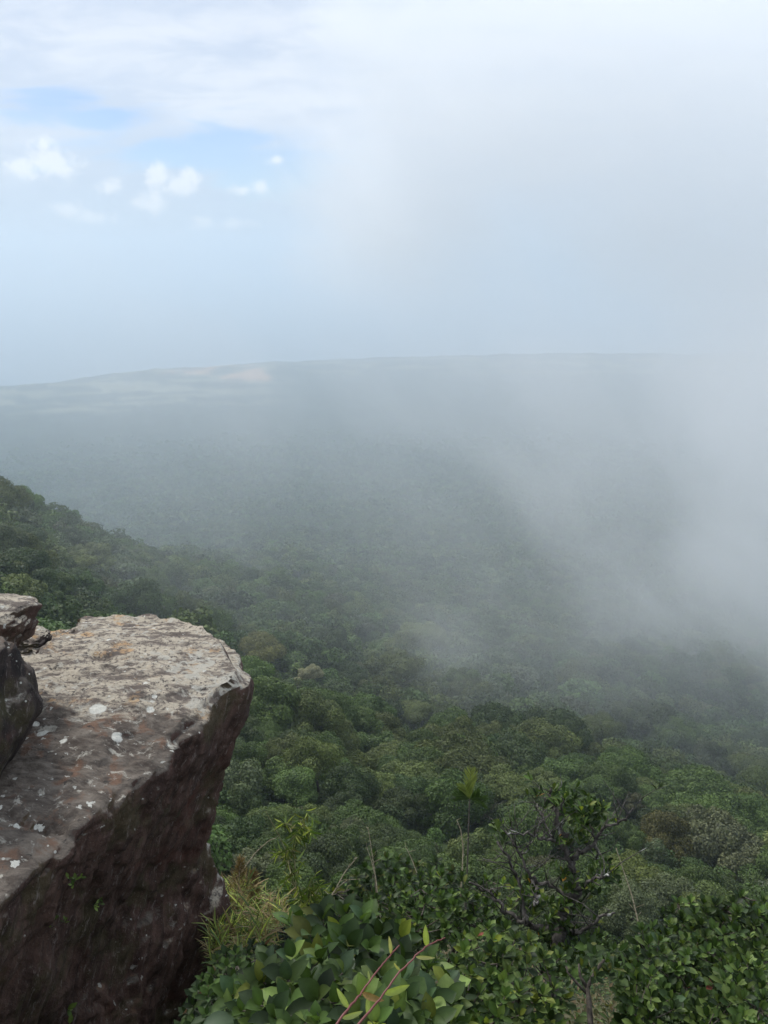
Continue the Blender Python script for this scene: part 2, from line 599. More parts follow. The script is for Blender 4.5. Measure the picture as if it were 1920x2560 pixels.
def bank(nt, u, v, P):
    Pw = nt.mix(1.0, P, nt.mapping(nt.noise(P, 0.008, 3, 0.5, color=True), loc=(-35, -35, -35), scale=(70, 70, 70)), 'ADD')
    nA = nt.math('SUBTRACT', nt.noise(Pw, 0.0055, 5, 0.55, 0.2), 0.5)
    nB = nt.math('SUBTRACT', nt.noise(nt.mapping(nt.mapping(Pw, loc=(500, 0, 90), rot=(0, 0.75, 0)), scale=(2.1, 1, 0.75)), 0.013, 6, 0.6, 0.3), 0.5)
    nAB = nt.math('ADD', nA, nt.math('MULTIPLY', nB, 0.85))
    # bulk of the cloud over the right half of the sky, its edge just left of the middle
    ue = nt.math('ADD', u, nt.math('MULTIPLY', nAB, 0.32))
    skyp = nt.math('MULTIPLY', nt.ss(ue, -0.15, -0.01), nt.ss(v, -0.10, 0.04))
    skyp = nt.math('MULTIPLY', skyp, nt.math('ADD', 1.6, nt.math('MULTIPLY', nAB, 3.0)))
    thin = nt.math('MULTIPLY', nt.ss(nt.math('ABSOLUTE', nt.math('SUBTRACT', u, 0.16)), 0.16, 0.02), nt.ss(nt.math('ABSOLUTE', nt.math('SUBTRACT', v, 0.01)), 0.13, 0.02))
    skyp = nt.math('MULTIPLY', skyp, nt.math('SUBTRACT', 1.0, nt.math('MULTIPLY', thin, 0.7)))
    # thick part at the right, trailing lower and further in as it sinks
    ur = nt.math('ADD', u, nt.math('MULTIPLY', nAB, 0.42))
    ur = nt.math('SUBTRACT', ur, nt.ss(v, -0.12, -0.34, 0.0, 0.10))
    ur = nt.math('ADD', ur, nt.ss(v, -0.30, -0.40, 0.0, 0.16))
    vn = nt.math('ADD', v, nt.math('MULTIPLY', nAB, 0.22))
    col = nt.math('MULTIPLY', nt.ss(ur, 0.25, 0.58), nt.ss(vn, -0.52, -0.26))
    col = nt.math('MULTIPLY', col, nt.ss(v, 0.06, -0.06, 0.55, 2.3))
    # ragged wisps hanging over the plain
    st = nt.math('MULTIPLY', nt.ss(nAB, -0.12, 0.30), nt.ss(vn, -0.46, -0.14))
    st = nt.math('MULTIPLY', st, nt.ss(u, -0.40, 0.10, 0.26, 0.36))
    od = nt.math('ADD', nt.math('ADD', skyp, col), st)
    top = nt.ss(v, 0.33, 0.25)
    side = nt.math('MULTIPLY', nt.ss(u, -0.55, -0.40), nt.ss(u, 1.25, 0.9))
    return nt.math('MULTIPLY', nt.math('MAXIMUM', od, 0.0), nt.math('MULTIPLY', top, side))


m_mist = mist_material('mist_bank', MY, 260.0, bank, 0.6)
mist = link('mist', box_mesh('mist', (-290, MY - 131, CAM_Z - 290), (660, MY + 131, CAM_Z + 180), m_mist))
tag(mist, 'white bank of mist drifting over the forest slope and hiding much of the sky', None, None, 'stuff')


# a thinner veil nearer by, trailing over the forest slope
NY = 235.0


def veil_bank(nt, u, v, P):
    Pw = nt.mix(1.0, P, nt.mapping(nt.noise(P, 0.016, 3, 0.5, color=True), loc=(-18, -18, -18), scale=(36, 36, 36)), 'ADD')
    nC = nt.math('SUBTRACT', nt.noise(nt.mapping(nt.mapping(Pw, rot=(0, 0.7, 0)), scale=(1.6, 1, 0.8)), 0.021, 5, 0.6, 0.3), 0.5)
    un = nt.math('ADD', u, nt.math('MULTIPLY', nC, 0.5))
    od = nt.math('MULTIPLY', nt.ss(un, -0.20, 0.50, 0.13, 0.80), nt.ss(nt.math('ADD', v, nt.math('MULTIPLY', nC, 0.3)), -0.72, -0.34))
    od = nt.math('MULTIPLY', od, nt.math('ADD', 0.8, nt.math('MULTIPLY', nC, 2.0)))
    od = nt.math('MULTIPLY', od, nt.ss(v, 0.02, -0.16))
    side = nt.math('MULTIPLY', nt.ss(u, -0.50, -0.30), nt.ss(u, 1.2, 0.9))
    return nt.math('MULTIPLY', nt.math('MAXIMUM', od, 0.0), side)


m_veil = mist_material('mist_veil', NY, 130.0, veil_bank, 0.6)
mist2 = link('mist', box_mesh('mist', (-120, NY - 66, CAM_Z - 165), (285, NY + 66, CAM_Z + 8), m_veil))
tag(mist2, 'thin torn veil of mist trailing over the near forest slope', None, None, 'stuff')
# ------------------------------------------------------------------ forest
def leaf_material(name, base=None, use_object=False, use_tint=False, rough=0.55, trans=0.18, var=0.35, spec=0.35):
    """Leaf surface. Colour from the object, from a per-leaf tint or fixed; every leaf a little lighter or darker."""
    m, nt, out = material(name)
    if use_object:
        c = nt.new('ShaderNodeObjectInfo').outputs['Color']
    elif use_tint:
        c = nt.attr('tint').outputs['Color']
    else:
        c = nt.new('ShaderNodeRGB').outputs[0]
        c.default_value = (*base, 1)
    if not use_tint:
        s = nt.attr('shade').outputs['Fac']
        lo, hi = (1 - var,) * 3, (1 + var * 1.15, 1 + var, 1 + var * 0.6)
        c = nt.mix(1.0, c, nt.mix(s, lo, hi), 'MULTIPLY')
    b = nt.new('ShaderNodeBsdfPrincipled')
    nt.put(b.inputs['Base Color'], c)
    b.inputs['Roughness'].default_value = rough
    b.inputs['Specular IOR Level'].default_value = spec
    if trans > 0:
        tr = nt.new('ShaderNodeBsdfTranslucent')
        nt.put(tr.inputs[0], nt.mix(1.0, c, (1.3, 1.35, 0.7), 'MULTIPLY'))
        mx = nt.new('ShaderNodeMixShader'); mx.inputs[0].default_value = trans
        nt.l.new(b.outputs[0], mx.inputs[1]); nt.l.new(tr.outputs[0], mx.inputs[2])
        nt.l.new(mx.outputs[0], out.inputs[0])
    else:
        nt.l.new(b.outputs[0], out.inputs[0])
    return m


def bark_material(name, dark, light, scale=30.0, lichen=0.0):
    m, nt, out = material(name)
    P = nt.new('ShaderNodeTexCoord').outputs['Object']
    n1 = nt.noise(P, scale, 5, 0.65)
    n2 = nt.noise(P, scale * 0.35, 4, 0.6)
    c = nt.mix(nt.ss(n1, 0.35, 0.7), dark, light)
    if lichen:
        c = nt.mix(nt.ss(n2, 0.62 - lichen, 0.72 - lichen), c, (0.42, 0.42, 0.38))
    b = nt.new('ShaderNodeBsdfPrincipled')
    nt.put(b.inputs['Base Color'], c)
    b.inputs['Roughness'].default_value = 0.9
    bp = nt.new('ShaderNodeBump'); bp.inputs['Strength'].default_value = 0.6; bp.inputs['Distance'].default_value = 0.01
    nt.put(bp.inputs['Height'], n1)
    nt.l.new(bp.outputs[0], b.inputs['Normal'])
    nt.l.new(b.outputs[0], out.inputs[0])
    return m


DIAMOND = (np.array([[0, 0, 0], [0.34, 0.5, 0.10], [0, 1, -0.05], [-0.34, 0.5, 0.10]]), [[0, 1, 2, 3]], [])
SHAPES = {   # lobes, flattening, lowest direction, lobe radius, spread, leaf stretch
    'domed': (26, 0.60, -0.10, (0.17, 0.34), 0.76, 1.0),
    'spreading': (24, 0.38, 0.10, (0.20, 0.32), 0.78, 1.0),
    'tall': (20, 1.05, -0.35, (0.28, 0.40), 0.64, 1.0),
    'layered': (26, 0.60, -0.10, (0.18, 0.28), 0.80, 1.1),
    'ragged': (16, 0.72, -0.15, (0.16, 0.30), 0.85, 1.2),
}


def crown_points(shape, n, rng):
    nl, flat_, low, lr, spread, stretch = SHAPES[shape]
    d = rng.normal(size=(nl * 4, 3)); d /= np.linalg.norm(d, axis=1)[:, None]
    d = d[d[:, 2] > low][:nl]
    rad = rng.uniform(*lr, len(d))
    dist = spread * rng.uniform(0.55, 1.05, len(d))
    cen = d * dist[:, None] * np.array([1, 1, flat_])
    cen = np.concatenate([cen, [[0, 0, 0.25 * flat_]]]); rad = np.concatenate([rad, [0.45]])
    pos, nor, lob = [], [], []
    got = 0
    while got < n:
        k = rng.choice(len(cen), n, p=rad ** 2 / np.sum(rad ** 2))
        v = rng.normal(size=(n, 3)); v[:, 2] += 0.35
        v /= np.linalg.norm(v, axis=1)[:, None]
        bump = 1 + 0.22 * noise3(v * 2.3 + k[:, None] * 7.7)
        p = cen[k] + v * (rad[k] * bump * rng.uniform(0.72, 1.06, n))[:, None] * np.array([1, 1, 0.85])
        dd = np.linalg.norm(p[:, None] - cen[None], axis=2) / rad[None]
        dd[np.arange(n), k] = 9
        ok = dd.min(1) > 0.72
        pos.append(p[ok]); nor.append(v[ok]); lob.append(k[ok]); got += ok.sum()
    return np.concatenate(pos)[:n], np.concatenate(nor)[:n], np.concatenate(lob)[:n], cen


def crown_bag(shape, n, size, seed):
    rng = np.random.default_rng(seed)
    p, nrm, lob, cen = crown_points(shape, n, rng)
    axis = np.cross(nrm, unit(n, rng)) + 0.45 * nrm + np.array([0, 0, -0.25])
    up = nrm + 0.55 * unit(n, rng)
    b = Bag()
    lobe_s = rng.uniform(-0.28, 0.28, lob.max() + 1)
    leaves(b, DIAMOND, p, axis, up, size * rng.uniform(0.7, 1.3, n), np.clip(rng.uniform(0.15, 0.85, n) + lobe_s[lob], 0, 1), SHAPES[shape][5])
    return b, cen


m_crown = leaf_material('forest_leaves', use_object=True, trans=0.15, var=0.4, spec=0.2)
m_mass = leaf_material('forest_mass_leaves', use_tint=True, trans=0.12, spec=0.15)
m_trunk = bark_material('forest_bark', (0.05, 0.04, 0.03), (0.16, 0.14, 0.11), 3.0)

TINTS = {
    'dark green': (0.042, 0.064, 0.021), 'leaf green': (0.060, 0.094, 0.026), 'olive': (0.074, 0.096, 0.030),
    'yellow-green': (0.085, 0.110, 0.032), 'tan': (0.088, 0.094, 0.042), 'grey-green': (0.074, 0.092, 0.046),
    'bright green': (0.066, 0.108, 0.030), 'golden': (0.094, 0.098, 0.030), 'blossoming pale': (0.26, 0.25, 0.15),
}
T_NAMES = ['dark green', 'leaf green', 'olive', 'yellow-green', 'tan', 'grey-green']
T_W = np.array([0.27, 0.43, 0.15, 0.065, 0.01, 0.075])

# prototypes: crown and trunk meshes shared by the near trees
PROTO = {}
for si, sh in enumerate(SHAPES):
    PROTO[sh] = []
    for v in range(2):
        b, cen = crown_bag(sh, 12000, 0.056, 100 + si * 10 + v)
        cm = b.mesh('crown', m_crown, False)
        tb = Bag()
        depth = 1.5
        base = np.array([0, 0, -depth]); mid = np.array([0.03, -0.02, -0.25])
        tube(tb, [base, base * 0.55 + [0.03, 0.02, 0], mid, [0, 0, 0.2]], [0.055, 0.045, 0.035, 0.02], 7)
        for c in cen[:9]:
            tube(tb, [mid * 0.9, mid * 0.3 + c * 0.55 + [0, 0, -0.08], c], [0.022, 0.016, 0.006], 5)
        PROTO[sh].append((cm, tb.mesh('trunk', m_trunk)))


def hit_land(px, py, extra=0.0, r0=12.0):
    """Where the view through a point of the photograph meets the ground (raised by extra)."""
    d = ray(px, py); d = d / np.linalg.norm(d)
    t = np.geomspace(r0, 6000, 4000)
    P = d[None] * t[:, None]
    under = P[:, 2] < land(P[:, 0], P[:, 1]) + extra
    i = np.argmax(under) if under.any() else -1
    return P[i] + EYE


TREES = []     # x, y, z of crown centre, radius, tint, shape, extra


def add_tree(x, y, R, tname, shape, extra=None, lift=0.75, tint=None):
    g = float(land(np.array([x]), np.array([y]))[0]) + CAM_Z
    TREES.append(dict(p=np.array([x, y, g + lift * R + 0.1]), R=R, t=tname, s=shape, g=g, extra=extra, tint=tint))


# trees that the photograph singles out: point of the crown's middle, width in its pixels
FEATURED = [
    (905, 1885, 250, 'grey-green', 'domed', 'broad grey-green domed tree, largest crown right of the rock ledge'),
    (1135, 2085, 215, 'bright green', 'domed', 'fresh bright green bushy tree rising behind the shrubs at lower middle'),
    (650, 1625, 150, 'golden', 'spreading', 'golden-brown spreading tree beside the tip of the rock ledge'),
    (775, 1692, 85, 'blossoming pale', 'ragged', 'tree dotted with pale cream blossom right of the ledge tip'),
    (745, 2020, 140, 'bright green', 'domed', 'rounded fresh green tree behind the thin bamboo stems'),
    (1565, 2045, 85, 'tan', 'ragged', 'small rusty tan tree just behind the bare twigs'),
    (1035, 1785, 110, 'yellow-green', 'spreading', 'yellow-green flat-topped tree showing pale forked limbs'),
    (960, 1445, 60, 'yellow-green', 'domed', 'small bright yellow-green crown far out where the mist starts'),
    (850, 1770, 200, 'dark green', 'domed', 'dark brownish green dome above the big grey-green crown'),
    (1650, 2150, 170, 'golden', 'domed', 'ochre-tipped tree above the dense glossy bush'),
    (1790, 2190, 220, 'grey-green', 'spreading', 'wide grey-green tree with ochre edge above the dense glossy bush'),
    (330, 1350, 85, 'dark green', 'domed', 'dark round tree standing proud on the spur ridge'),
    (95, 1240, 70, 'dark green', 'domed', 'dark round tree at the top of the spur ridge'),
    (1490, 1990, 140, 'leaf green', 'domed', 'leaf green crown just above the bare-branched tree top'),
]
for px, py, w, tn, sh, lab in FEATURED:
    P = hit_land(px, py, 4.0)
    dist = np.linalg.norm(P - EYE)
    R = w * dist / F_PX / 2 * 0.95
    P = hit_land(px, py, 0.75 * R)
    R = w * np.linalg.norm(P - EYE) / F_PX / 2 * 0.95
    add_tree(P[0], P[1], R, tn, sh, lab)

# the rest of the wood: a jittered grid, denser close by
rngF = np.random.default_rng(21)


def grid_points(r0, r1, s, wide=0):
    n = int(2 * r1 / s) + 2
    gx, gy = np.meshgrid((np.arange(n) - n / 2) * s, np.arange(int(r0 * 0.8 / s), int(r1 / s) + 1) * s)
    gx = gx + s * 0.5 * (np.arange(gy.shape[0])[:, None] % 2)
    x = gx.ravel() + rngF.uniform(-0.42, 0.42, gx.size) * s
    y = gy.ravel() + rngF.uniform(-0.42, 0.42, gx.size) * s
    r = np.hypot(x, y); u = x / np.maximum(y, 1)
    z = land(x, y)
    px, py, dep = project(np.stack([x, y, z + CAM_Z], -1))
    marg = 12 * F_PX / np.maximum(dep, 5)
    ok = (r >= r0) & (r < r1) & (px > -marg - wide) & (px < 1920 + marg + wide) & (py < 2560 + marg * 1.2 + wide) & (py > 700)
    return x[ok], y[ok], z[ok], px[ok], py[ok], dep[ok]


def tint_pick(x, y):
    n = len(x)
    reg = fbm(np.stack([x, y, np.zeros(n)], -1) / 90.0, 2)
    w = np.tile(T_W, (n, 1))
    w[:, 2] *= np.exp(2.2 * reg); w[:, 0] *= np.exp(-1.5 * reg)
    w /= w.sum(1)[:, None]
    k = (rngF.random(n)[:, None] > np.cumsum(w, 1)).sum(1)
    return np.minimum(k, len(T_NAMES) - 1)


gp = [grid_points(24, 48, 2.6, 300), grid_points(48, 85, 4.2, 300), grid_points(85, 330, 5.7, 150)]
x, y, z, px, py, dep = [np.concatenate([g[k] for g in gp]) for k in range(6)]
R = np.exp(rngF.normal(np.log(4.1), 0.38, len(x)))
R = np.minimum(R, dep * rngF.uniform(0.030, 0.048, len(x)))
keep = np.ones(len(x), bool)
for t in TREES:
    keep &= np.hypot(x - t['p'][0], y - t['p'][1]) > 0.62 * t['R'] + 0.55 * R
behind_rock = ((px < 560) & (py > 1600)) | ((px < 470) & (py > 1560))
bottom = py - (0.75 * R + R) * F_PX / dep < 2230      # crowns below this are hidden by the shrubs
keep &= bottom
x, y, z, px, py, dep, R = [q[keep] for q in (x, y, z, px, py, dep, R)]
kt = tint_pick(x, y)
clear = np.ones(len(x), bool)
tpy = py - 0.75 * R * F_PX / dep
for t in TREES:
    a_, b_, d_ = project(t['p'])
    w_ = t['R'] * F_PX / d_
    rp = R * F_PX / dep
    clear &= ~((dep < d_ + 2) & (np.abs(px - a_) < 0.7 * w_ + 0.5 * rp) & (np.abs(tpy - b_) < 0.45 * w_ + 0.8 * rp))
R = np.where(clear, R, R * 0.42)
hid = (px < -20) | (px > 1940) | ((px < 540) & (py > 1640)) | ((px < 440) & (py > 1590))
order = np.argsort(-R / dep + np.where(hid, 9.0, 0.0))
N_SINGLE = 298 - len(TREES)
names_s = list(SHAPES)
near_left = []
for n_, i in enumerate(order):
    if n_ < N_SINGLE:
        sh = rngF.choice(names_s, p=[0.30, 0.20, 0.12, 0.24, 0.14])
        add_tree(x[i], y[i], R[i], T_NAMES[kt[i]], sh, lift=rngF.uniform(0.4, 1.25))
    else:
        near_left.append(i)

# names for the single trees: what they look like and where they stand
ZONES = [
    (lambda a, b: a < 700 and b < 1480, 'on the spur ridge'),
    (lambda a, b: a < 480, 'on the spur slope behind the ledge'),
    (lambda a, b: a < 760 and b < 1850, 'beside the ledge tip'),
    (lambda a, b: a < 960 and b < 1850, 'just past the ledge tip'),
    (lambda a, b: a < 760, 'under the ledge overhang'),
    (lambda a, b: a < 1000, 'above the thin bamboo'),
    (lambda a, b: a < 1250 and b > 1930, 'near the fresh green bushy tree'),
    (lambda a, b: a < 1620 and b > 1930, 'behind the bare-branched tree'),
    (lambda a, b: b > 1930, 'above the dense glossy bush'),
    (lambda a, b: a < 1350 and b > 1700, 'on the middle slope'),
    (lambda a, b: a < 1350, 'on the upper middle slope'),
    (lambda a, b: b > 1700, 'far above the glossy bush'),
    (lambda a, b: True, 'under the trailing mist'),
]
kinds = {}
for t in TREES:
    a, b, dpt = project(t['p'])
    t['px'], t['py'], t['d'] = float(a), float(b), float(dpt)
    if t['extra']:
        t['label'] = t['extra']; continue
    size = 'small' if t['R'] < 3.5 else ('broad' if t['R'] > 5.3 else 'mid-sized')
    z_ = next(nm for fn, nm in ZONES if fn(a, b))
    kinds.setdefault((size, t['t'], {'tall': 'tall-crowned', 'spreading': 'flat-topped'}.get(t['s'], t['s']), z_), []).append(t)
ORD = ['first', 'second', 'third', 'fourth', 'fifth', 'sixth', 'seventh', 'eighth', 'ninth', 'tenth', 'eleventh', 'twelfth']
for (size, tn, sh, z_), lst in kinds.items():
    base = f'{size} {tn} {sh} tree {z_}'
    if len(lst) == 1:
        lst[0]['label'] = base
        continue
    lst.sort(key=lambda t: t['px'])
    for k, t in enumerate(lst):
        if len(lst) == 2:
            t['label'] = base + (', leftmost' if k == 0 else ', rightmost') + ' of two'
        else:
            t['label'] = base + f', {ORD[min(k, 11)]} from left'

for t in TREES:
    o = empty('forest_tree', t['p'])
    tag(o, t['label'], 'tree', 'trees on the forest slope')
    cm, tm = PROTO[t['s']][rngF.integers(2)]
    c = link('crown', cm, o); k = link('trunk', tm, o)
    col = np.array(t['tint'] or TINTS[t['t']]) * rngF.uniform(0.95, 1.6)
    c.color = (*np.clip(col * (1 + rngF.normal(0, 0.03, 3)), 0.01, 0.8), 1)
    s = t['R']
    o.scale = (s * rngF.uniform(0.92, 1.1), s * rngF.uniform(0.92, 1.1), s * rngF.uniform(0.85, 1.12))
    o.rotation_euler = (rngF.normal(0, 0.06), rngF.normal(0, 0.06), rngF.uniform(0, 6.28))

# the wood beyond, one mass of crowns
LOD = {}
for nm, n, size in (('m', 950, 0.14), ('a', 400, 0.20), ('b', 110, 0.37), ('c', 34, 0.62)):
    LOD[nm] = []
    for q in range(7):
        b, _ = crown_bag(['domed', 'layered', 'domed', 'spreading', 'domed', 'layered', 'tall'][q], n, size, 300 + q)
        LOD[nm].append((np.concatenate(b.v), np.concatenate(b.f4), np.concatenate(b.s)))
MV, MF, MT = [], [], []
mass_n = 0


def mass_trees(x, y, z, R, kt, lod):
    global mass_n
    which = rngF.integers(7, size=len(x))
    rot = rngF.uniform(0, 6.28, len(x))
    base = np.array([TINTS[T_NAMES[k]] for k in kt]) * rngF.uniform(0.85, 1.65, len(x))[:, None] * (1 + rngF.normal(0, 0.03, (len(x), 3)))
    for w in range(7):
        i = np.where(which == w)[0]
        if not len(i): continue
        v, f, s = LOD[lod][w]
        ca, sa = np.cos(rot[i])[:, None], np.sin(rot[i])[:, None]
        X = v[None, :, 0] * ca - v[None, :, 1] * sa
        Y = v[None, :, 0] * sa + v[None, :, 1] * ca
        Z = np.broadcast_to(v[None, :, 2], X.shape) * rngF.uniform(0.8, 1.2, len(i))[:, None]
        Vw = np.stack([X, Y, Z], -1) * R[i][:, None, None] + np.stack([x[i], y[i], z[i] + CAM_Z + rngF.uniform(0.4, 1.3, len(i)) * R[i]], -1)[:, None, :]
        MV.append(Vw.reshape(-1, 3).astype(np.float32))
        MF.append((f[None] + (np.arange(len(i)) * len(v))[:, None, None]).reshape(-1, 4).astype(np.int32) + mass_n)
        fs = s[f[:, 0]]
        fc = base[i][:, None, :] * (0.62 + 0.8 * fs)[None, :, None]
        MT.append(fc.reshape(-1, 3).astype(np.float32))
        mass_n += len(i) * len(v)


ux, uy, uz, upx, upy, udep = grid_points(20, 340, 4.4, 350)         # saplings and brush filling the gaps under the crowns
uR = rngF.uniform(0.9, 1.7, len(ux)) * np.clip(udep / 70, 0.5, 1.15)
mass_trees(ux, uy, uz - 0.4 * uR, uR, tint_pick(ux, uy), 'a')
nl_ = np.array(near_left, int)
if len(nl_):
    mass_trees(x[nl_], y[nl_], z[nl_], R[nl_], kt[nl_], 'm')
for r0, r1, sp, lod in ((330, 500, 7.0, 'm'), (500, 720, 7.0, 'a'), (720, 1400, 8.4, 'b'), (1400, 3000, 10.6, 'c')):
    x2, y2, z2, px2, py2, dep2 = grid_points(r0, r1, sp)
    R2 = np.exp(rngF.normal(np.log(4.4 if lod != 'c' else 5.4), 0.38, len(x2)))
    if lod == 'c':
        kp = rngF.random(len(x2)) < smooth(2900, 2050, np.hypot(x2, y2)) + 0.06
        x2, y2, z2, R2 = x2[kp], y2[kp], z2[kp], R2[kp]
    for t in TREES:
        if t['extra']:
            okk = np.hypot(x2 - t['p'][0], y2 - t['p'][1]) > 0.7 * t['R'] + 0.5 * R2
            x2, y2, z2, R2 = x2[okk], y2[okk], z2[okk], R2[okk]
    R2 = np.minimum(R2, 7.0)
    mass_trees(x2, y2, z2, R2, tint_pick(x2, y2), lod)
fm = mesh_np('forest', np.concatenate(MV), np.concatenate(MF), m_mass)
tc_ = np.ones((len(fm.polygons), 4), np.float32); tc_[:, :3] = np.clip(np.concatenate(MT), 0.008, 0.6)
fm.attributes.new('tint', 'FLOAT_COLOR', 'FACE').data.foreach_set('color', tc_.ravel())
forest = link('forest', fm)
tag(forest, 'far forest canopy covering the lower slope and the plain', None, None, 'stuff')
del MV, MF, MT, tc_
# ------------------------------------------------------------------ rocks
def rel(p):
    return np.asarray(p, float) - EYE


def catmull(P, n, closed=True):
    """Resample a closed control polygon to n points, evenly by length, as a smooth curve."""
    P = np.asarray(P, float)
    m = len(P)
    out = []
    for i in range(m):
        a, b, c, d = P[(i - 1) % m], P[i], P[(i + 1) % m], P[(i + 2) % m]
        t = np.linspace(0, 1, 40, endpoint=False)[:, None]
        out.append(0.5 * (2 * b + (c - a) * t + (2 * a - 5 * b + 4 * c - d) * t ** 2 + (3 * b - a - 3 * c + d) * t ** 3))
    C = np.concatenate(out + [P[:1]])
    L = np.concatenate([[0], np.cumsum(np.linalg.norm(np.diff(C, axis=0), axis=1))])
    s = np.linspace(0, L[-1], n, endpoint=False)
    return np.stack([np.interp(s, L, C[:, k]) for k in range(C.shape[1])], 1)


def rock_material(name, origin, back_y, spots=(), face=((0.038, 0.021, 0.016), (0.125, 0.072, 0.055)), pale=0.5, moss=0.5, tip_at=(9, 9, 9)):
    m, nt, out = material(name)
    geo = nt.new('ShaderNodeNewGeometry')
    P = nt.new('ShaderNodeVectorMath', operation='SUBTRACT')
    nt.put(P.inputs[0], geo.outputs['Position']); P.inputs[1].default_value = origin
    P = P.outputs[0]
    x, y, z = nt.xyz(P)
    nz = nt.xyz(geo.outputs['Normal'])[2]
    nL = nt.noise(P, 2.6, 5, 0.6, 0.3)
    nM = nt.noise(nt.mapping(P, rot=(0, 0, 0.25), scale=(1, 2.6, 2.6)), 6.0, 6, 0.68, 0.5)
    nF = nt.noise(P, 46.0, 5, 0.68)
    nFF = nt.noise(P, 150.0, 4, 0.6)
    # weathered top: brown crust below, pale lichen crust above
    crust = nt.mix(nt.ss(nM, 0.32, 0.68), (0.060, 0.046, 0.037), (0.195, 0.165, 0.135))
    crust = nt.mix(nt.ss(nt.noise(P, 9.0, 4, 0.6, 0.4), 0.52, 0.66), crust, (0.165, 0.10, 0.068))
    palec = nt.mix(nt.ss(nM, 0.40, 0.56), (0.13, 0.105, 0.088), (0.46, 0.40, 0.31))
    palec = nt.mix(nt.ss(nt.noise(nt.mapping(P, loc=(4, 2, 1)), 7.0, 4, 0.6), 0.58, 0.70), palec, (0.44, 0.285, 0.15))
    palec = nt.mix(nt.ss(nF, 0.50, 0.64), palec, (0.10, 0.085, 0.075))
    zone = nt.math('ADD', nt.math('SUBTRACT', y, back_y), nt.math('MULTIPLY', nt.math('SUBTRACT', nL, 0.5), 1.1))
    zone = nt.math('ADD', zone, nt.math('MULTIPLY', nt.math('SUBTRACT', nM, 0.5), 0.35))
    zf = nt.math('MULTIPLY', nt.ss(zone, -0.06, 0.10), pale * 2, clamp=True)
    top = nt.mix(zf, crust, palec)
    # grey-white crust scattered everywhere on the top
    wd = nt.new('ShaderNodeVectorMath', operation='DISTANCE')
    nt.put(wd.inputs[0], P); wd.inputs[1].default_value = tip_at
    wn = nt.math('ADD', nt.noise(nt.mapping(P, loc=(1, 5, 2)), 13.0, 6, 0.7, 0.6), nt.math('MULTIPLY', nL, 0.35))
    w = nt.ss(nt.math('ADD', wn, nt.ss(wd.outputs['Value'], 0.5, 0.12, 0.0, 0.09)), 0.72, 0.82)
    top = nt.mix(nt.math('MULTIPLY', w, 0.85), top, (0.45, 0.425, 0.36))
    top = nt.mix(nt.ss(nt.noise(nt.mapping(P, loc=(9, 1, 3)), 22.0, 5, 0.7, 0.3), 0.60, 0.70), top, (0.05, 0.043, 0.038))
    # dark red-brown face with steep streaks
    def dot(v):
        dn = nt.new('ShaderNodeVectorMath', operation='DOT_PRODUCT')
        nt.put(dn.inputs[0], P); dn.inputs[1].default_value = v
        return dn.outputs['Value']
    S = nt.comb(nt.math('MULTIPLY', dot((-0.20, -0.48, -0.85)), 0.5), nt.math('MULTIPLY', dot((-0.33, -0.78, 0.52)), 2.6), nt.math('MULTIPLY', dot((-0.92, 0.38, 0.0)), 1.5))
    nS = nt.noise(S, 7.0, 7, 0.7, 0.5)
    nS2 = nt.noise(nt.mapping(S, loc=(3, 1, 7)), 15.0, 6, 0.75, 0.3)
    fc = nt.mix(nt.ss(nS, 0.3, 0.7), *face)
    fc = nt.mix(nt.ss(nL, 0.55, 0.72), fc, (0.115, 0.05, 0.036))
    fc = nt.mix(nt.math('MULTIPLY', nt.ss(nt.noise(nt.mapping(P, loc=(2, 8, 5)), 3.4, 6, 0.7), 0.48, 0.60), moss), fc, (0.070, 0.062, 0.026))
    fc = nt.mix(nt.math('MULTIPLY', nt.ss(nS2, 0.57, 0.67), 0.7), fc, (0.27, 0.225, 0.20))
    fc = nt.mix(nt.ss(nFF, 0.62, 0.75), fc, (0.22, 0.19, 0.17))
    up = nt.math('ADD', nz, nt.math('MULTIPLY', nt.math('SUBTRACT', nL, 0.5), 0.6))
    up = nt.math('ADD', up, nt.math('MULTIPLY', nt.math('SUBTRACT', nF, 0.5), 0.35))
    c = nt.mix(nt.ss(up, 0.46, 0.70), fc, top)
    # round lichens
    vo = nt.new('ShaderNodeTexVoronoi', feature='F1', distance='EUCLIDEAN')
    nt.put(vo.inputs['Vector'], nt.mix(0.03, P, nt.noise(P, 34.0, 5, 0.7, color=True), 'LINEAR_LIGHT'))
    vo.inputs['Scale'].default_value = 13.0
    vr, vg, vb = nt.xyz(vo.outputs['Color'])
    gate = nt.math('MULTIPLY', nt.math('MAXIMUM', nt.math('SUBTRACT', vr, 0.70), 0.0), 0.75)
    li = nt.ss(nt.math('SUBTRACT', gate, vo.outputs['Distance']), -0.004, 0.025)
    vo2 = nt.new('ShaderNodeTexVoronoi', feature='F1')
    nt.put(vo2.inputs['Vector'], P); vo2.inputs['Scale'].default_value = 34.0
    g2 = nt.math('MULTIPLY', nt.math('MAXIMUM', nt.math('SUBTRACT', nt.xyz(vo2.outputs['Color'])[0], 0.78), 0.0), 1.0)
    li2 = nt.ss(nt.math('SUBTRACT', g2, vo2.outputs['Distance']), -0.004, 0.03)
    li = nt.math('MAXIMUM', li, nt.math('MULTIPLY', li2, 0.8))
    vo3 = nt.new('ShaderNodeTexVoronoi', feature='F1')
    nt.put(vo3.inputs['Vector'], nt.mix(0.02, P, nt.noise(P, 50.0, 4, 0.7, color=True), 'LINEAR_LIGHT')); vo3.inputs['Scale'].default_value = 21.0
    g3 = nt.math('MULTIPLY', nt.math('MAXIMUM', nt.math('SUBTRACT', nt.xyz(vo3.outputs['Color'])[0], 0.66), 0.0), 0.8)
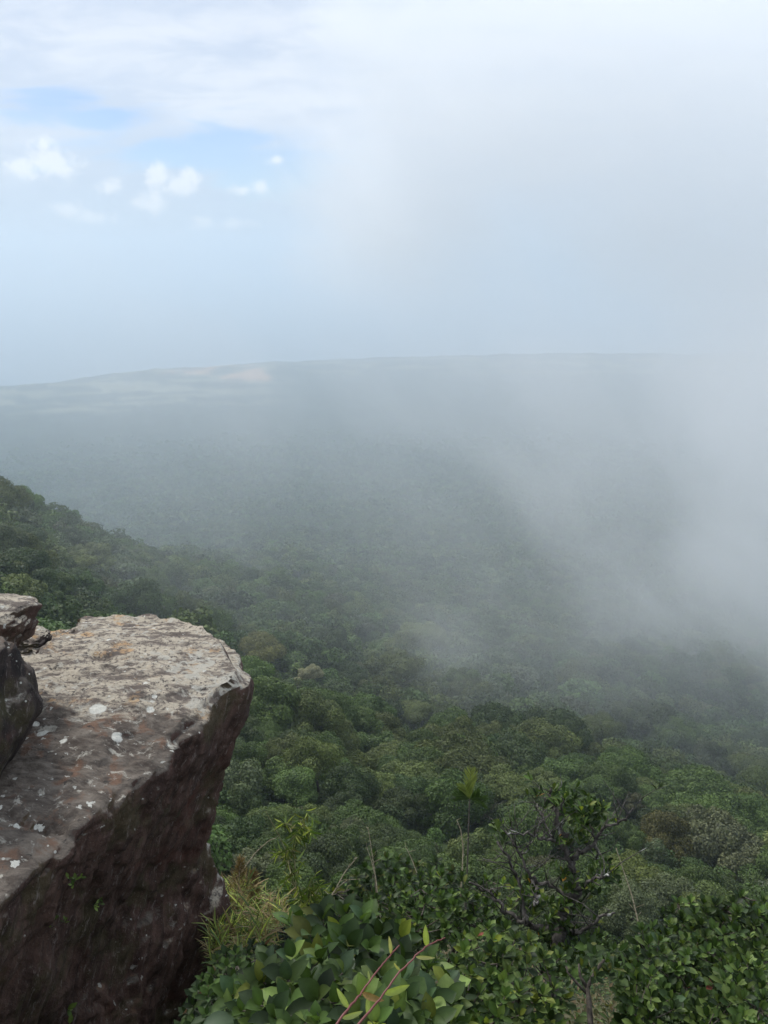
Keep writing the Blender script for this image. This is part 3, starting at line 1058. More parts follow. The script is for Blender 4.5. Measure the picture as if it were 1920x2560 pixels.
    li3 = nt.ss(nt.math('SUBTRACT', g3, vo3.outputs['Distance']), -0.01, 0.05)
    li = nt.math('MAXIMUM', li, nt.math('MULTIPLY', li3, 0.75))
    for (sx, sy, sz, r) in spots:
        dv = nt.new('ShaderNodeVectorMath', operation='DISTANCE')
        nt.put(dv.inputs[0], nt.mix(0.006, P, nt.noise(P, 70.0, 4, 0.65, color=True), 'LINEAR_LIGHT'))
        dv.inputs[1].default_value = (sx, sy, sz)
        li = nt.math('MAXIMUM', li, nt.ss(dv.outputs['Value'], r * 1.08, r * 0.9))
    li = nt.math('MULTIPLY', li, nt.ss(nz, 0.1, 0.5))
    c = nt.mix(li, c, nt.mix(nFF, (0.50, 0.49, 0.43), (0.68, 0.67, 0.60)))
    c = nt.mix(1.0, c, nt.mix(nFF, (0.72, 0.72, 0.72), (1.26, 1.26, 1.26)), 'MULTIPLY')
    b = nt.new('ShaderNodeBsdfPrincipled')
    nt.put(b.inputs['Base Color'], c)
    b.inputs['Roughness'].default_value = 0.88
    b.inputs['Specular IOR Level'].default_value = 0.3
    h = nt.math('ADD', nt.math('MULTIPLY', nF, 0.55), nt.math('MULTIPLY', nFF, 0.22))
    h = nt.math('ADD', h, nt.math('MULTIPLY', nM, 0.5))
    h = nt.math('ADD', h, nt.math('MULTIPLY', nS2, 0.7))
    bp = nt.new('ShaderNodeBump'); bp.inputs['Strength'].default_value = 0.9; bp.inputs['Distance'].default_value = 0.02
    nt.put(bp.inputs['Height'], h)
    nt.l.new(bp.outputs[0], b.inputs['Normal'])
    nt.l.new(b.outputs[0], out.inputs[0])
    return m


def vnormals(V, F):
    n = np.zeros_like(V)
    a, b, c, d = (V[F[:, k]] for k in range(4))
    fn = np.cross(c - a, d - b)
    for k in range(4):
        np.add.at(n, F[:, k], fn)
    return n / (np.linalg.norm(n, axis=1)[:, None] + 1e-12)


ZT = -2.08
crease_px = [(105, 2176), (210, 2076), (273, 2013), (335, 1956), (435, 1858), (520, 1778), (575, 1728)]
crease = [rel(at_z(px, py, CAM_Z + ZT)) for px, py in crease_px]
tip = [rel(at_z(px, py, CAM_Z + ZT + 0.03)) for px, py in [(618, 1690), (626, 1664)]]
rim = [rel(at_z(px, py, CAM_Z + ZT + 0.05)) for px, py in [(600, 1633), (560, 1588), (505, 1556), (430, 1538), (330, 1531), (245, 1531), (165, 1566)]]
e = crease[0] - crease[2]; e /= np.linalg.norm(e)
near = [crease[0] + e * k for k in (1.7, 1.1, 0.5)]
plan = [p[:2] for p in near + crease + tip + rim] + [np.array([-2.6, 4.6]), np.array([-3.6, 4.4]), np.array([-4.1, 3.0]), np.array([-3.6, 1.2])]
NA = 760
rim2 = catmull(plan, NA)
cen = np.array([-1.9, 3.2])
# levels going down the side: height, pull towards the middle (undercut), pixel of the outer silhouette to follow
sil = [(626, 1690), (611, 1725), (603, 1788), (592, 1835), (571, 1898), (556, 1940), (540, 1987), (524, 2018), (500, 2066),
       (500, 2090), (517, 2134), (524, 2176), (542, 2218), (545, 2270), (541, 2312), (524, 2370), (503, 2427), (472, 2480), (445, 2560)]
sp = np.array([rel(at_y(a, b, 3.98)) for a, b in sil])
s_z, s_x = sp[:, 2], sp[:, 0]
o_ = np.argsort(s_z)
s_z, s_x = s_z[o_], s_x[o_]
rings, zs = [], []
nr_top = 110
outw = (rim2 - cen) / np.linalg.norm(rim2 - cen, axis=1)[:, None]
INS, DRP = 0.085, 0.085                                        # how far the edge is worn round
for k in np.linspace(0.02, 1, nr_top):
    rings.append(cen + (rim2 - outw * INS - cen) * k); zs.append(ZT)
lev = np.concatenate([np.linspace(-0.004, -0.3, 50), np.linspace(-0.31, -2.6, 180), np.linspace(-2.7, -5.2, 40)])
x_tip = s_x[-1]
for dz in lev:
    z = ZT + dz
    sx = np.interp(z, s_z, s_x) - x_tip if z > s_z[0] else (s_x[0] - x_tip) - (s_z[0] - z) * 0.12
    ins = INS * (1 - math.sqrt(1 - (1 + dz / DRP) ** 2)) if dz > -DRP else 0.0
    rings.append(rim2 - outw * ins + np.array([sx * 0.92, sx * 0.35])[None] * (0.3 + 0.7 * smooth(-0.05, -0.35, dz))); zs.append(z)
V = np.concatenate([np.column_stack([r, np.full(NA, z)]) for r, z in zip(rings, zs)])
nR = len(rings)
i, j = np.meshgrid(np.arange(nR - 1), np.arange(NA), indexing='ij')
k = (j + 1) % NA
Fq = np.stack([i * NA + j, (i + 1) * NA + j, (i + 1) * NA + k, i * NA + k], -1).reshape(-1, 4)
ri = np.repeat(np.arange(nR), NA)
topm = ri < nr_top
# round the rim and swell the top
kk = np.clip(ri / (nr_top - 1), 0, 1)
V[:, 2] += np.where(topm, 0.055 - 0.055 * smooth(0.60, 1.0, kk), 0)
dside = np.clip(ZT - V[:, 2], 0, None)
# slight tilt: the far part a touch higher, tipped to the eye
V[:, 2] += np.where(topm, 0.058 * smooth(3.2, 4.4, V[:, 1]), 0)
nrm = vnormals(V, Fq)
if nrm[topm][:, 2].mean() < 0:
    Fq = Fq[:, ::-1]; nrm = -nrm
# relief: bedding steps, steep ribs down the face, pits and knobs
side = smooth(0.75, 0.35, nrm[:, 2])
q = V + 0.12 * np.stack([fbm(V * 3 + 1), fbm(V * 3 + 5), fbm(V * 3 + 9)], 1)
ribs = fbm(np.stack([q[:, 0] * 2.6 + q[:, 2] * 1.0, q[:, 1] * 2.2 + q[:, 2] * 0.8, q[:, 2] * 0.55], 1) * 1.7, 5, 0.55)
ridge = 1 - np.abs(fbm(np.stack([q[:, 0] * 3 + q[:, 2] * 1.3, q[:, 1] * 3 + q[:, 2], q[:, 2] * 0.8], 1) * 1.3 + 4, 4, 0.6)) * 2
E3 = np.array([e[0], e[1], 0.0]); E3 /= np.linalg.norm(E3)
DIP = E3 * 0.52 - np.array([0, 0, 0.85])                        # the streaks run down and towards the viewer
ACR = np.cross(DIP, np.cross(E3, [0, 0, 1.0])); ACR /= np.linalg.norm(ACR)
OUTW = np.cross(E3, [0, 0, 1.0])
Q3 = np.stack([q @ DIP * 0.55, q @ ACR * 3.2, q @ OUTW * 1.6], 1)
ribs = fbm(Q3 * 1.5, 5, 0.55)
ridge = 1 - np.abs(fbm(Q3 * np.array([1.6, 2.2, 2.0]) + 4, 4, 0.6)) * 2
d = side * (0.045 * ribs + 0.020 * ridge + 0.013 * fbm(V * 9, 4, 0.6) + 0.06 * fbm(V * 1.3 + 8, 3))
flat_ = 1 - side
bed = fbm(np.stack([q[:, 0] * 1.2, q[:, 1] * 3.2, q[:, 2] * 5], 1) * 1.4, 5, 0.6)
d += flat_ * (0.013 * bed + 0.006 * fbm(V * np.array([14, 22, 14]), 4, 0.65) - 0.02 * smooth(0.35, 0.6, fbm(V * np.array([2.2, 3.4, 2]) + 3, 3)))
# the ragged hollow near the lower edge
hp = rel(at_z(120, 2062, CAM_Z + ZT))
hd = (np.abs(V[:, 0] - hp[0]) / 0.12) ** 2 + (np.abs(V[:, 1] - hp[1]) / 0.055) ** 2
d -= topm * 0.05 * np.exp(-hd) * (1 + 0.8 * fbm(V * 25, 3))
d *= 1 - 0.55 * np.exp(-np.sum((V[:, :2] - np.array(tip[0][:2])) ** 2, 1) / 0.12) * smooth(-0.45, -0.1, V[:, 2] - ZT)
V = V + nrm * d[:, None]
# close the middle
Vc = np.array([[cen[0], cen[1], ZT + 0.07]])
F3 = np.stack([np.arange(NA), (np.arange(NA) + 1) % NA, np.full(NA, len(V))], -1)
origin = EYE + np.array([-1.0, 3.4, ZT])
lich = [(245, 1780, 17), (298, 1835, 15), (108, 1836, 11), (113, 1745, 9), (105, 1838, 8), (388, 1817, 9), (160, 1858, 9), (252, 1937, 12), (228, 1983, 9),
        (197, 2006, 8), (143, 1768, 7), (255, 2012, 7), (385, 1745, 7), (116, 2047, 12), (376, 1770, 9), (80, 1800, 7), (90, 1815, 8), (48, 2055, 12), (25, 2130, 9), (185, 1700, 9), (165, 1730, 10)]
spots = []
for a, b, r in lich:
    p = at_z(a, b, CAM_Z + ZT + 0.045)
    spots.append((*(p - origin), r * np.linalg.norm(p - EYE) / F_PX * 1.25))
m_ledge = rock_material('ledge_stone', origin, 0.12, spots, moss=0.55, tip_at=tuple(at_z(585, 1680, CAM_Z + ZT) - origin))
lv = np.concatenate([V, Vc]) + EYE - origin
Fq_led = Fq
led = link('rock_ledge', mesh_np('rock_ledge', lv, [Fq, F3], m_ledge, None, None, True))
led.location = origin
tag(led, 'big flat-topped sandstone ledge with pale lichen top and dark undercut face', 'rock ledge')


def ico(sub):
    import bmesh
    bm = bmesh.new()
    bmesh.ops.create_icosphere(bm, subdivisions=sub, radius=1.0)
    v = np.array([p.co[:] for p in bm.verts]); f = np.array([[q.index for q in p.verts] for p in bm.faces])
    bm.free()
    return v, f


ICO_V, ICO_F = ico(6)


def boulder(name, c, rad, seed, mat, label, rough=0.16, box=0.35, shear=(0, 0), tiers=0.0):
    v = ICO_V.copy()
    b = v / (np.abs(v) ** 4).sum(1)[:, None] ** 0.25
    v = v * (1 - box) + b * box
    q = v * 1.1 + seed * 3.7
    d = rough * (fbm(q, 3) + 0.25 * fbm(q * np.array([2, 2, 4.0]), 4, 0.5)) + 0.02 * fbm(v * 5 + seed, 4, 0.6)
    v = v * (1 + d)[:, None]
    if tiers:
        v[:, :2] *= (1 + tiers * np.sin(v[:, 2] * 5.5 + 0.6 + fbm(v * 1.5 + seed, 2)))[:, None]
    v = v * np.asarray(rad)
    v[:, 0] += shear[0] * v[:, 2]; v[:, 1] += shear[1] * v[:, 2]
    o = link(name, mesh_np(name, v, ICO_F, mat, None, None, True))
    o.location = c
    tag(o, label, 'rock')
    return o


c1 = at_y(-78, 1556, 3.62)
c2 = at_y(-125, 1845, 3.05)
m_b1 = rock_material('boulder_pale_stone', tuple(c1), -0.3, (), pale=0.5, moss=0.3)
m_b2 = rock_material('boulder_dark_stone', tuple(c2), 0.25, (), face=((0.018, 0.014, 0.013), (0.065, 0.045, 0.038)), pale=0.5, moss=0.6)
boulder('boulder', c1 + np.array([0, 0, -0.03]), (0.285, 0.26, 0.135), 2, m_b1, 'pale lichen-spotted stone perched on the dark boulder at the ledge', 0.2, 0.2, (0.3, 0))
boulder('boulder', c2, (0.27, 0.3, 0.40), 5, m_b2, 'dark blackened boulder standing on the flat ledge', 0.20, 0.22, (0.22, 0.1), 0.08)
boulder('stone', at_y(72, 1602, 4.15), (0.10, 0.12, 0.06), 9, m_b2, 'small dark stone wedged behind the perched pale stone', 0.2, 0.3)
# ------------------------------------------------------------------ plants close to the viewer
def leaf_template(rows=5, width=0.5, widest=0.55, fold=0.10, bend=0.18, tip=0.02):
    """A leaf 1 long: midrib and two halves, folded along the rib and bent back towards the tip."""
    vs, q = [], []
    for i in range(rows + 1):
        t = i / rows
        w = width / 2 * (math.sin(math.pi * t ** (math.log(0.5) / math.log(widest))) ** 0.62 if 0 < t < 1 else 0) + (0.012 if i == 0 else tip * (i == rows) * 0.5)
        z = -bend * t * t
        vs += [(-w, t, z + fold * w * 2), (0, t, z), (w, t, z + fold * w * 2)]
    for i in range(rows):
        a = 3 * i
        q += [(a, a + 1, a + 4, a + 3), (a + 1, a + 2, a + 5, a + 4)]
    return np.array(vs), q, []


OBOV = leaf_template(5, 0.44, 0.64, 0.18, 0.14)
BROAD = leaf_template(6, 0.55, 0.54, 0.24, 0.24)
LANCE = leaf_template(4, 0.16, 0.35, 0.10, 0.25)
NARROW = leaf_template(5, 0.24, 0.45, 0.22, 0.18)
SMALL = leaf_template(3, 0.50, 0.50, 0.12, 0.12)


def plant_leaf_material(name, rough, spec, trans, vein=0.0):
    m, nt, out = material(name)
    c = nt.attr('tint').outputs['Color']
    P = nt.new('ShaderNodeNewGeometry').outputs['Position']
    n = nt.noise(P, 70.0, 3, 0.6)
    c = nt.mix(1.0, c, nt.mix(n, (0.7, 0.72, 0.7), (1.3, 1.28, 1.2)), 'MULTIPLY')
    b = nt.new('ShaderNodeBsdfPrincipled')
    nt.put(b.inputs['Base Color'], c)
    nt.put(b.inputs['Roughness'], nt.math('ADD', rough - 0.1, nt.math('MULTIPLY', n, 0.2)))
    b.inputs['Specular IOR Level'].default_value = spec
    tr = nt.new('ShaderNodeBsdfTranslucent')
    nt.put(tr.inputs[0], nt.mix(1.0, c, (1.5, 1.6, 0.6), 'MULTIPLY'))
    mx = nt.new('ShaderNodeMixShader'); mx.inputs[0].default_value = trans
    nt.l.new(b.outputs[0], mx.inputs[1]); nt.l.new(tr.outputs[0], mx.inputs[2])
    nt.l.new(mx.outputs[0], out.inputs[0])
    return m


m_gloss = plant_leaf_material('glossy_leaf', 0.52, 0.25, 0.22)
m_soft = plant_leaf_material('soft_leaf', 0.6, 0.3, 0.25)
m_twig = bark_material('twig_bark', (0.045, 0.036, 0.028), (0.15, 0.125, 0.10), 45.0)
m_grey = bark_material('lichened_bark', (0.040, 0.033, 0.028), (0.14, 0.125, 0.11), 28.0, 0.02)
m_straw = bark_material('dry_straw', (0.22, 0.18, 0.11), (0.42, 0.37, 0.26), 60.0)

rngP = np.random.default_rng(77)
G_DARK, G_MID, G_LIT = np.array([0.025, 0.045, 0.014]), np.array([0.055, 0.092, 0.024]), np.array([0.110, 0.155, 0.042])
G_YEL, G_OLIVE, G_BLUE = np.array([0.17, 0.20, 0.035]), np.array([0.075, 0.085, 0.020]), np.array([0.048, 0.080, 0.040])
G_BROWN, G_ORANGE, G_RED = np.array([0.10, 0.055, 0.025]), np.array([0.33, 0.17, 0.03]), np.array([0.16, 0.045, 0.03])


def palette(n, cols, w):
    cols = np.array(cols); k = rngP.choice(len(cols), n, p=np.array(w) / np.sum(w))
    return cols[k] * rngP.uniform(0.72, 1.3, (n, 1))


def rosettes(bag, tmpl, tips, dirs, n, size, cols, w, spread=0.9, droop=0.0, wid=1.0):
    """A whorl of leaves round each twig tip, opening along the twig's direction."""
    P, A, U, S, T = [], [], [], [], []
    for p, d in zip(tips, dirs):
        d = d / np.linalg.norm(d)
        m = max(3, int(rngP.normal(n, n * 0.18)))
        ph = rngP.uniform(0, 6.28) + np.arange(m) * 2.4
        e1 = np.cross(d, [0.2, 0.3, 0.9]); e1 /= np.linalg.norm(e1); e2 = np.cross(d, e1)
        k = np.arange(m) / m
        open_ = spread * (0.35 + 0.95 * k) * rngP.uniform(0.8, 1.2, m)
        a = d[None] * np.cos(open_)[:, None] + (e1[None] * np.cos(ph)[:, None] + e2[None] * np.sin(ph)[:, None]) * np.sin(open_)[:, None]
        a[:, 2] -= droop * k
        sz = size * rngP.uniform(0.75, 1.2, m) * (0.72 + 0.35 * k)
        P.append(p[None] - d[None] * (k * size * 0.55)[:, None]); A.append(a)
        U.append(d[None] * 1.0 - a * 0.3 + 0.15 * rngP.normal(size=(m, 3)) + np.array([0, 0, 0.3])); S.append(sz)
        T.append(palette(m, cols, w) * rngP.uniform(0.55, 1.45))
    P, A, U, S, T = map(np.concatenate, (P, A, U, S, T))
    leaves(bag, tmpl, P, A, U, S, 0.5, rngP.uniform(0.85, 1.2, len(P)) * wid, T)


def stems_to(bag, base, tips, rad, sides=5, hub=None):
    """Branching stems: a few mains from the base, a twig from the nearest main to every tip."""
    base = np.asarray(base, float); tips = np.asarray(tips, float)
    nm = max(3, len(tips) // 9)
    mains = tips[rngP.choice(len(tips), min(nm, len(tips)), replace=False)]
    nodes = []
    for t in mains:
        mid = base * 0.5 + t * 0.5 + rngP.normal(0, 0.06, 3) * np.linalg.norm(t - base) + np.array([0, 0, 0.05])
        c = np.array([base + (mid - base) * s * 2 if s < .5 else mid + (t - mid) * (s - .5) * 2 for s in np.linspace(0, 1, 6)])
        c[1:-1] += rngP.normal(0, 0.012, (4, 3))
        tube(bag, c, np.linspace(rad, rad * 0.25, 6), sides)
        nodes += list(c[1:])
    nodes = np.array(nodes)
    for t in tips:
        lower = nodes + 0
        dd = np.linalg.norm(nodes - t, axis=1) + 2.0 * np.maximum(nodes[:, 2] - t[2] + 0.04, 0)
        a = nodes[np.argmin(dd)]
        m = (a + t) / 2 + rngP.normal(0, 0.03, 3) * np.linalg.norm(t - a) - np.array([0, 0, 0.08]) * np.linalg.norm(t - a)
        tube(bag, [a, m, t], [rad * 0.35, rad * 0.26, rad * 0.18], 4)


def ground_at(x, y):
    return np.array([x, y, float(land(np.array([x]), np.array([y]))[0]) + CAM_Z])


def inside(poly, px, py):
    poly = np.asarray(poly, float); n = len(poly); c = np.zeros(len(px), bool)
    for i in range(n):
        (x1, y1), (x2, y2) = poly[i], poly[(i + 1) % n]
        cond = ((y1 > py) != (y2 > py)) & (px < (x2 - x1) * (py - y1) / (y2 - y1 + 1e-9) + x1)
        c ^= cond
    return c


def scatter_poly(poly, n, mind, rng=rngP):
    """Evenly spread points inside a polygon of the photograph."""
    poly = np.asarray(poly, float)
    lo, hi = poly.min(0), poly.max(0)
    out = []
    for _ in range(n * 60):
        p = rng.uniform(lo, hi)
        if inside(poly, p[:1], p[1:])[0] and all((p[0] - q[0]) ** 2 + (p[1] - q[1]) ** 2 > mind ** 2 for q in out):
            out.append(p)
            if len(out) >= n: break
    return np.array(out)


def bush(name, label, poly, n, mind, d_top, d_bot, tmpl, nleaf, size, cols, w, mat, depth=0.5, spread=0.9, layers=2, lean=(0, -0.3, 1.4), rad=0.012, cat='shrub', base_drop=0.9, jit=0.35, mat_stem=None, group=None, dome=0.4):
    """A shrub whose outer twigs fill a region seen from the viewpoint, with more twigs behind them."""
    pts = scatter_poly(poly, n, mind)
    y0, y1 = np.min(poly, 0)[1], np.max(poly, 0)[1]
    tips = []
    for L in range(layers):
        for px, py in pts:
            t = (py - y0) / (y1 - y0)
            d = d_top + (d_bot - d_top) * t + L * depth / layers + rngP.uniform(-0.4, 0.4) * depth / layers
            rr = ((px - np.mean(poly, 0)[0]) / (np.ptp(np.array(poly)[:, 0]) / 2)) ** 2 + ((py - y0 - (y1 - y0) * 0.6) / ((y1 - y0) * 0.65)) ** 2
            d += dome * (min(rr, 1.3) - 0.5)
            if L: px, py = px + rngP.normal(0, mind * 0.5), py + abs(rngP.normal(0, mind * 0.5))
            tips.append(at_dist(px, py, d))
    tips = np.array(tips)
    c = tips.mean(0)
    g = ground_at(c[0], c[1] + 0.15)
    base = np.array([c[0], c[1] + 0.2, max(min(g[2], tips[:, 2].min() - 0.15), c[2] - 2.2)])
    dirs = (tips - (c - np.array([0, -0.2, base_drop * 0.6]))) * 0.8
    dirs /= np.linalg.norm(dirs, axis=1)[:, None]
    dirs = dirs + np.array(lean) + rngP.normal(0, jit, dirs.shape)
    o = empty(name, base)
    tag(o, label, cat, group)
    lb = Bag(); rosettes(lb, tmpl, tips - base, dirs, nleaf, size, cols, w, spread)
    link('foliage', lb.mesh('foliage', mat), o)
    sb = Bag(); stems_to(sb, np.zeros(3), tips - base, rad)
    link('stem', sb.mesh('stem', mat_stem or m_twig), o)
    return o, tips


# broad-leaved shrub at the bottom, large leathery leaves, some turning yellow
bush('broad_leaved_shrub', 'shrub with big leathery dark leaves, some yellowing, under the red stems',
     [(590, 2570), (585, 2500), (640, 2420), (700, 2375), (800, 2400), (900, 2440), (985, 2430), (1060, 2400), (1115, 2440), (1140, 2570), (870, 2600)],
     46, 46, 3.05, 2.5, BROAD, 7, 0.088, [G_DARK, G_MID, G_BLUE, G_LIT, G_YEL], [2.5, 5, 1.4, 2.6, 0.4], m_gloss, 0.35, 0.95)
bush('broad_leaved_shrub', 'taller dark shrub with blue-green paddle leaves behind the yellowing big-leaved shrub',
     [(745, 2280), (800, 2265), (900, 2285), (960, 2320), (1010, 2345), (1000, 2430), (900, 2450), (800, 2410), (735, 2350)],
     28, 42, 3.5, 3.2, BROAD, 7, 0.096, [G_DARK, G_MID, G_BLUE, G_OLIVE, G_YEL], [5, 4, 2.0, 1.0, 0.12], m_gloss, 0.35, 0.85)
# small-leaved bushes across the middle
bush('round_leaved_bush', 'bush with pale tips of rounded spoon leaves, in front of the bare-branched tree',
     [(1125, 2570), (1120, 2420), (1150, 2350), (1215, 2320), (1280, 2315), (1330, 2345), (1385, 2420), (1400, 2570)],
     80, 30, 4.1, 3.6, OBOV, 11, 0.060, [G_MID, G_DARK, G_LIT, G_YEL, G_RED], [5, 2.6, 4.2, 0.5, 0.03], m_gloss, 0.6, 0.95, 2)
bush('small_leaved_bush', 'deep green bush behind the paddle-leaved shrub, beneath the grey left limbs',
     [(935, 2250), (980, 2195), (1050, 2190), (1120, 2180), (1180, 2200), (1235, 2240), (1250, 2330), (1130, 2350), (1040, 2370), (960, 2330)],
     90, 25, 5.6, 5.0, OBOV, 11, 0.060, [G_DARK, G_MID, G_LIT, G_YEL], [5, 4, 1.2, 0.12], m_gloss, 0.7, 0.9, 2)
bush('small_leaved_bush', 'bright yellow-green leafy tuft beside the grey left limb of the bare tree',
     [(1195, 2190), (1270, 2185), (1330, 2200), (1350, 2250), (1290, 2275), (1210, 2260)],
     13, 30, 5.7, 5.4, OBOV, 8, 0.068, [G_LIT, G_MID, G_YEL], [4, 3, 1.2], m_gloss, 0.3, 0.9, 1)
DB = ([G_DARK, G_MID, G_LIT, G_BLUE, G_RED], [3.6, 4.8, 2.2, 0.4, 0.012], m_gloss, 0.6, 0.9, 2)
bush('dense_bush', 'dense dark glossy bush, highest mound at the right of the cliff edge',
     [(1640, 2330), (1655, 2275), (1720, 2248), (1790, 2262), (1850, 2238), (1920, 2255), (2000, 2290), (2010, 2420), (1880, 2450), (1720, 2430)], 110, 24, 5.4, 5.0, OBOV, 11, 0.064, *DB)
bush('dense_bush', 'dense dark glossy bush with its edge against the tan scrub',
     [(1545, 2500), (1570, 2420), (1580, 2340), (1600, 2305), (1660, 2320), (1720, 2370), (1760, 2450), (1740, 2600), (1570, 2610)], 90, 24, 4.9, 4.3, OBOV, 11, 0.060, *DB)
bush('dense_bush', 'dense dark glossy bush, lowest mound in the bottom right corner',
     [(1735, 2600), (1745, 2490), (1800, 2425), (1870, 2400), (1950, 2420), (2010, 2470), (2010, 2620)], 80, 25, 4.4, 3.9, OBOV, 11, 0.060, *DB)
bush('small_leaved_bush', 'dark bush between the dry stalks and the fresh green bushy tree',
     [(800, 2260), (850, 2215), (900, 2170), (940, 2135), (1000, 2140), (1060, 2165), (1100, 2150), (1150, 2185), (1100, 2230), (980, 2240), (900, 2270)],
     80, 23, 8.2, 7.4, SMALL, 12, 0.085, [G_DARK, G_MID, G_OLIVE], [6, 3, 1], m_soft, 1.0, 1.1, 2)
bush('small_leaved_bush', 'shaded twiggy bush below the dark ledge face at lower left of shrubs',
     [(440, 2580), (480, 2480), (530, 2400), (580, 2370), (650, 2350), (700, 2380), (640, 2430), (590, 2500), (590, 2580)],
     60, 26, 4.2, 3.4, SMALL, 10, 0.05, [G_DARK, G_MID, G_BROWN], [5, 2.5, 0.5], m_soft, 0.5, 1.2, 2)

# small tree with bare lichened limbs and a few leaf tufts
D_T = 5.0
tree_base = at_dist(1400, 2600, 4.75)
LIMBS = [   # pixel polyline, thickness at both ends in pixels
    ([(1392, 2640), (1382, 2500), (1376, 2425), (1395, 2360), (1402, 2314), (1412, 2268), (1440, 2232)], 30, 22),
    ([(1412, 2268), (1447, 2231), (1433, 2170), (1414, 2128), (1403, 2073), (1391, 2026), (1372, 2003), (1377, 1972)], 22, 7),
    ([(1402, 2316), (1360, 2320), (1326, 2316), (1303, 2300), (1266, 2284), (1238, 2249), (1215, 2226), (1173, 2206)], 15, 5),
    ([(1318, 2310), (1308, 2244), (1291, 2184), (1271, 2147), (1243, 2104)], 11, 4),
    ([(1415, 2240), (1380, 2214), (1340, 2207), (1322, 2184), (1300, 2142), (1287, 2110), (1262, 2078)], 10, 4),
    ([(1410, 2124), (1385, 2103), (1350, 2096), (1314, 2080), (1268, 2086)], 9, 3),
    ([(1428, 2150), (1452, 2132), (1470, 2124), (1490, 2098), (1506, 2072), (1535, 2060), (1560, 2048), (1584, 2020)], 12, 3),
    ([(1402, 2318), (1428, 2330), (1452, 2328), (1484, 2309), (1507, 2288), (1536, 2282)], 11, 4),
    ([(1440, 2232), (1470, 2205), (1500, 2192), (1522, 2190)], 11, 4),
    ([(1482, 2112), (1500, 2150), (1495, 2170)], 8, 4),
    ([(1488, 2100), (1475, 2060), (1470, 2030)], 7, 4),
    ([(1403, 2073), (1408, 2030), (1404, 1992)], 7, 3),
    ([(1330, 2200), (1345, 2240), (1336, 2265)], 8, 5),
    ([(1382, 2100), (1366, 2060), (1342, 2010)], 5, 3),
    ([(1300, 2142), (1318, 2120), (1332, 2085)], 5, 2),
    ([(1372, 2003), (1355, 2020), (1350, 2060)], 5, 2),
]
tree = empty('bare_branched_tree', tree_base)
tag(tree, 'stunted tree with bare grey lichened limbs and a few leaf tufts', 'tree')
tb = Bag(); ends, allp = [], []
for k_, (pl, w0, w1) in enumerate(LIMBS):
    off = 0.0 if k_ < 2 else rngP.uniform(-0.35, 0.35)
    n_ = len(pl)
    P = np.array([at_dist(a, b, D_T + off * (i / (n_ - 1))) for i, (a, b) in enumerate(pl)]) - tree_base
    s = np.linspace(0, n_ - 1, n_ * 4)
    C = np.stack([np.interp(s, np.arange(n_), P[:, q]) for q in range(3)], 1)
    C[1:-1] += rngP.normal(0, 0.006, (len(C) - 2, 3))
    rad = np.linspace(w0, w1, len(C)) / 2 * D_T / F_PX
    tube(tb, C, rad * (1 + 0.12 * rngP.normal(size=len(C))), 8, 0.5, 0.06)
    ends.append((C[-1], C[-1] - C[-3])); allp += [(c, r) for c, r in zip(C[4:], rad[4:])] if k_ else []
twig_ends = []
for q in range(150):
    c, r = allp[rngP.integers(len(allp))]
    d = unit(1, rngP)[0]; d[2] = abs(d[2]) * 0.9 + 0.2; d[1] *= 0.6
    L = rngP.uniform(0.05, 0.20)
    m1 = c + d * L * 0.5 + rngP.normal(0, 0.012, 3); e1 = c + d * L + rngP.normal(0, 0.025, 3)
    tube(tb, [c, m1, e1], [min(r * 0.5, 0.0035), 0.0024, 0.0012], 4)
    twig_ends.append((e1, e1 - m1))
    if rngP.random() < 0.6:
        e2 = m1 + (unit(1, rngP)[0] * 0.7 + [0, 0, 0.5]) * L * 0.5
        tube(tb, [m1, e2], [0.002, 0.001], 4)
link('trunk', tb.mesh('trunk', m_grey), tree)
tuft_px = [(1403, 1985, 5), (1390, 2010, 3), (1470, 2015, 6), (1490, 2030, 6), (1452, 2040, 5), (1425, 2000, 3), (1445, 2090, 3), (1420, 2180, 3), (1470, 2220, 3), (1478, 2055, 4), (1500, 2050, 2), (1340, 1998, 1), (1258, 2068, 2),
           (1521, 2192, 4), (1500, 2185, 3), (1510, 2170, 2), (1405, 2110, 2), (1420, 2055, 2), (1425, 2240, 3), (1400, 2260, 4), (1440, 2285, 3), (1385, 2290, 4), (1410, 2330, 5),
           (1370, 2340, 4), (1450, 2345, 4), (1480, 2350, 3), (1430, 2375, 5), (1390, 2385, 5), (1350, 2270, 3), (1330, 2225, 3), (1310, 2235, 2), (1460, 2255, 2), (1540, 2060, 1), (1475, 2090, 2), (1372, 1990, 1)]
tips, dirs = [], []
for a, b, n_ in tuft_px:
    for _ in range(int(n_ * 2.2 + 0.5)):
        tips.append(at_dist(a + rngP.normal(0, 14), b + rngP.normal(0, 11), D_T + rngP.uniform(-0.15, 0.2)) - tree_base)
        dirs.append(np.array([0, -0.2, 1.0]) + rngP.normal(0, 0.45, 3))
for k_ in rngP.choice(len(twig_ends), 16, replace=False):
    tips.append(twig_ends[k_][0]); dirs.append(twig_ends[k_][1] / np.linalg.norm(twig_ends[k_][1]) + rngP.normal(0, 0.2, 3))
lb = Bag(); rosettes(lb, OBOV, np.array(tips), np.array(dirs), 6, 0.056, [G_DARK, G_MID, G_LIT, G_YEL, G_ORANGE], [4, 5, 2, 0.5, 0.08], 0.8, 0, 0.85)
link('foliage', lb.mesh('foliage', m_gloss), tree)

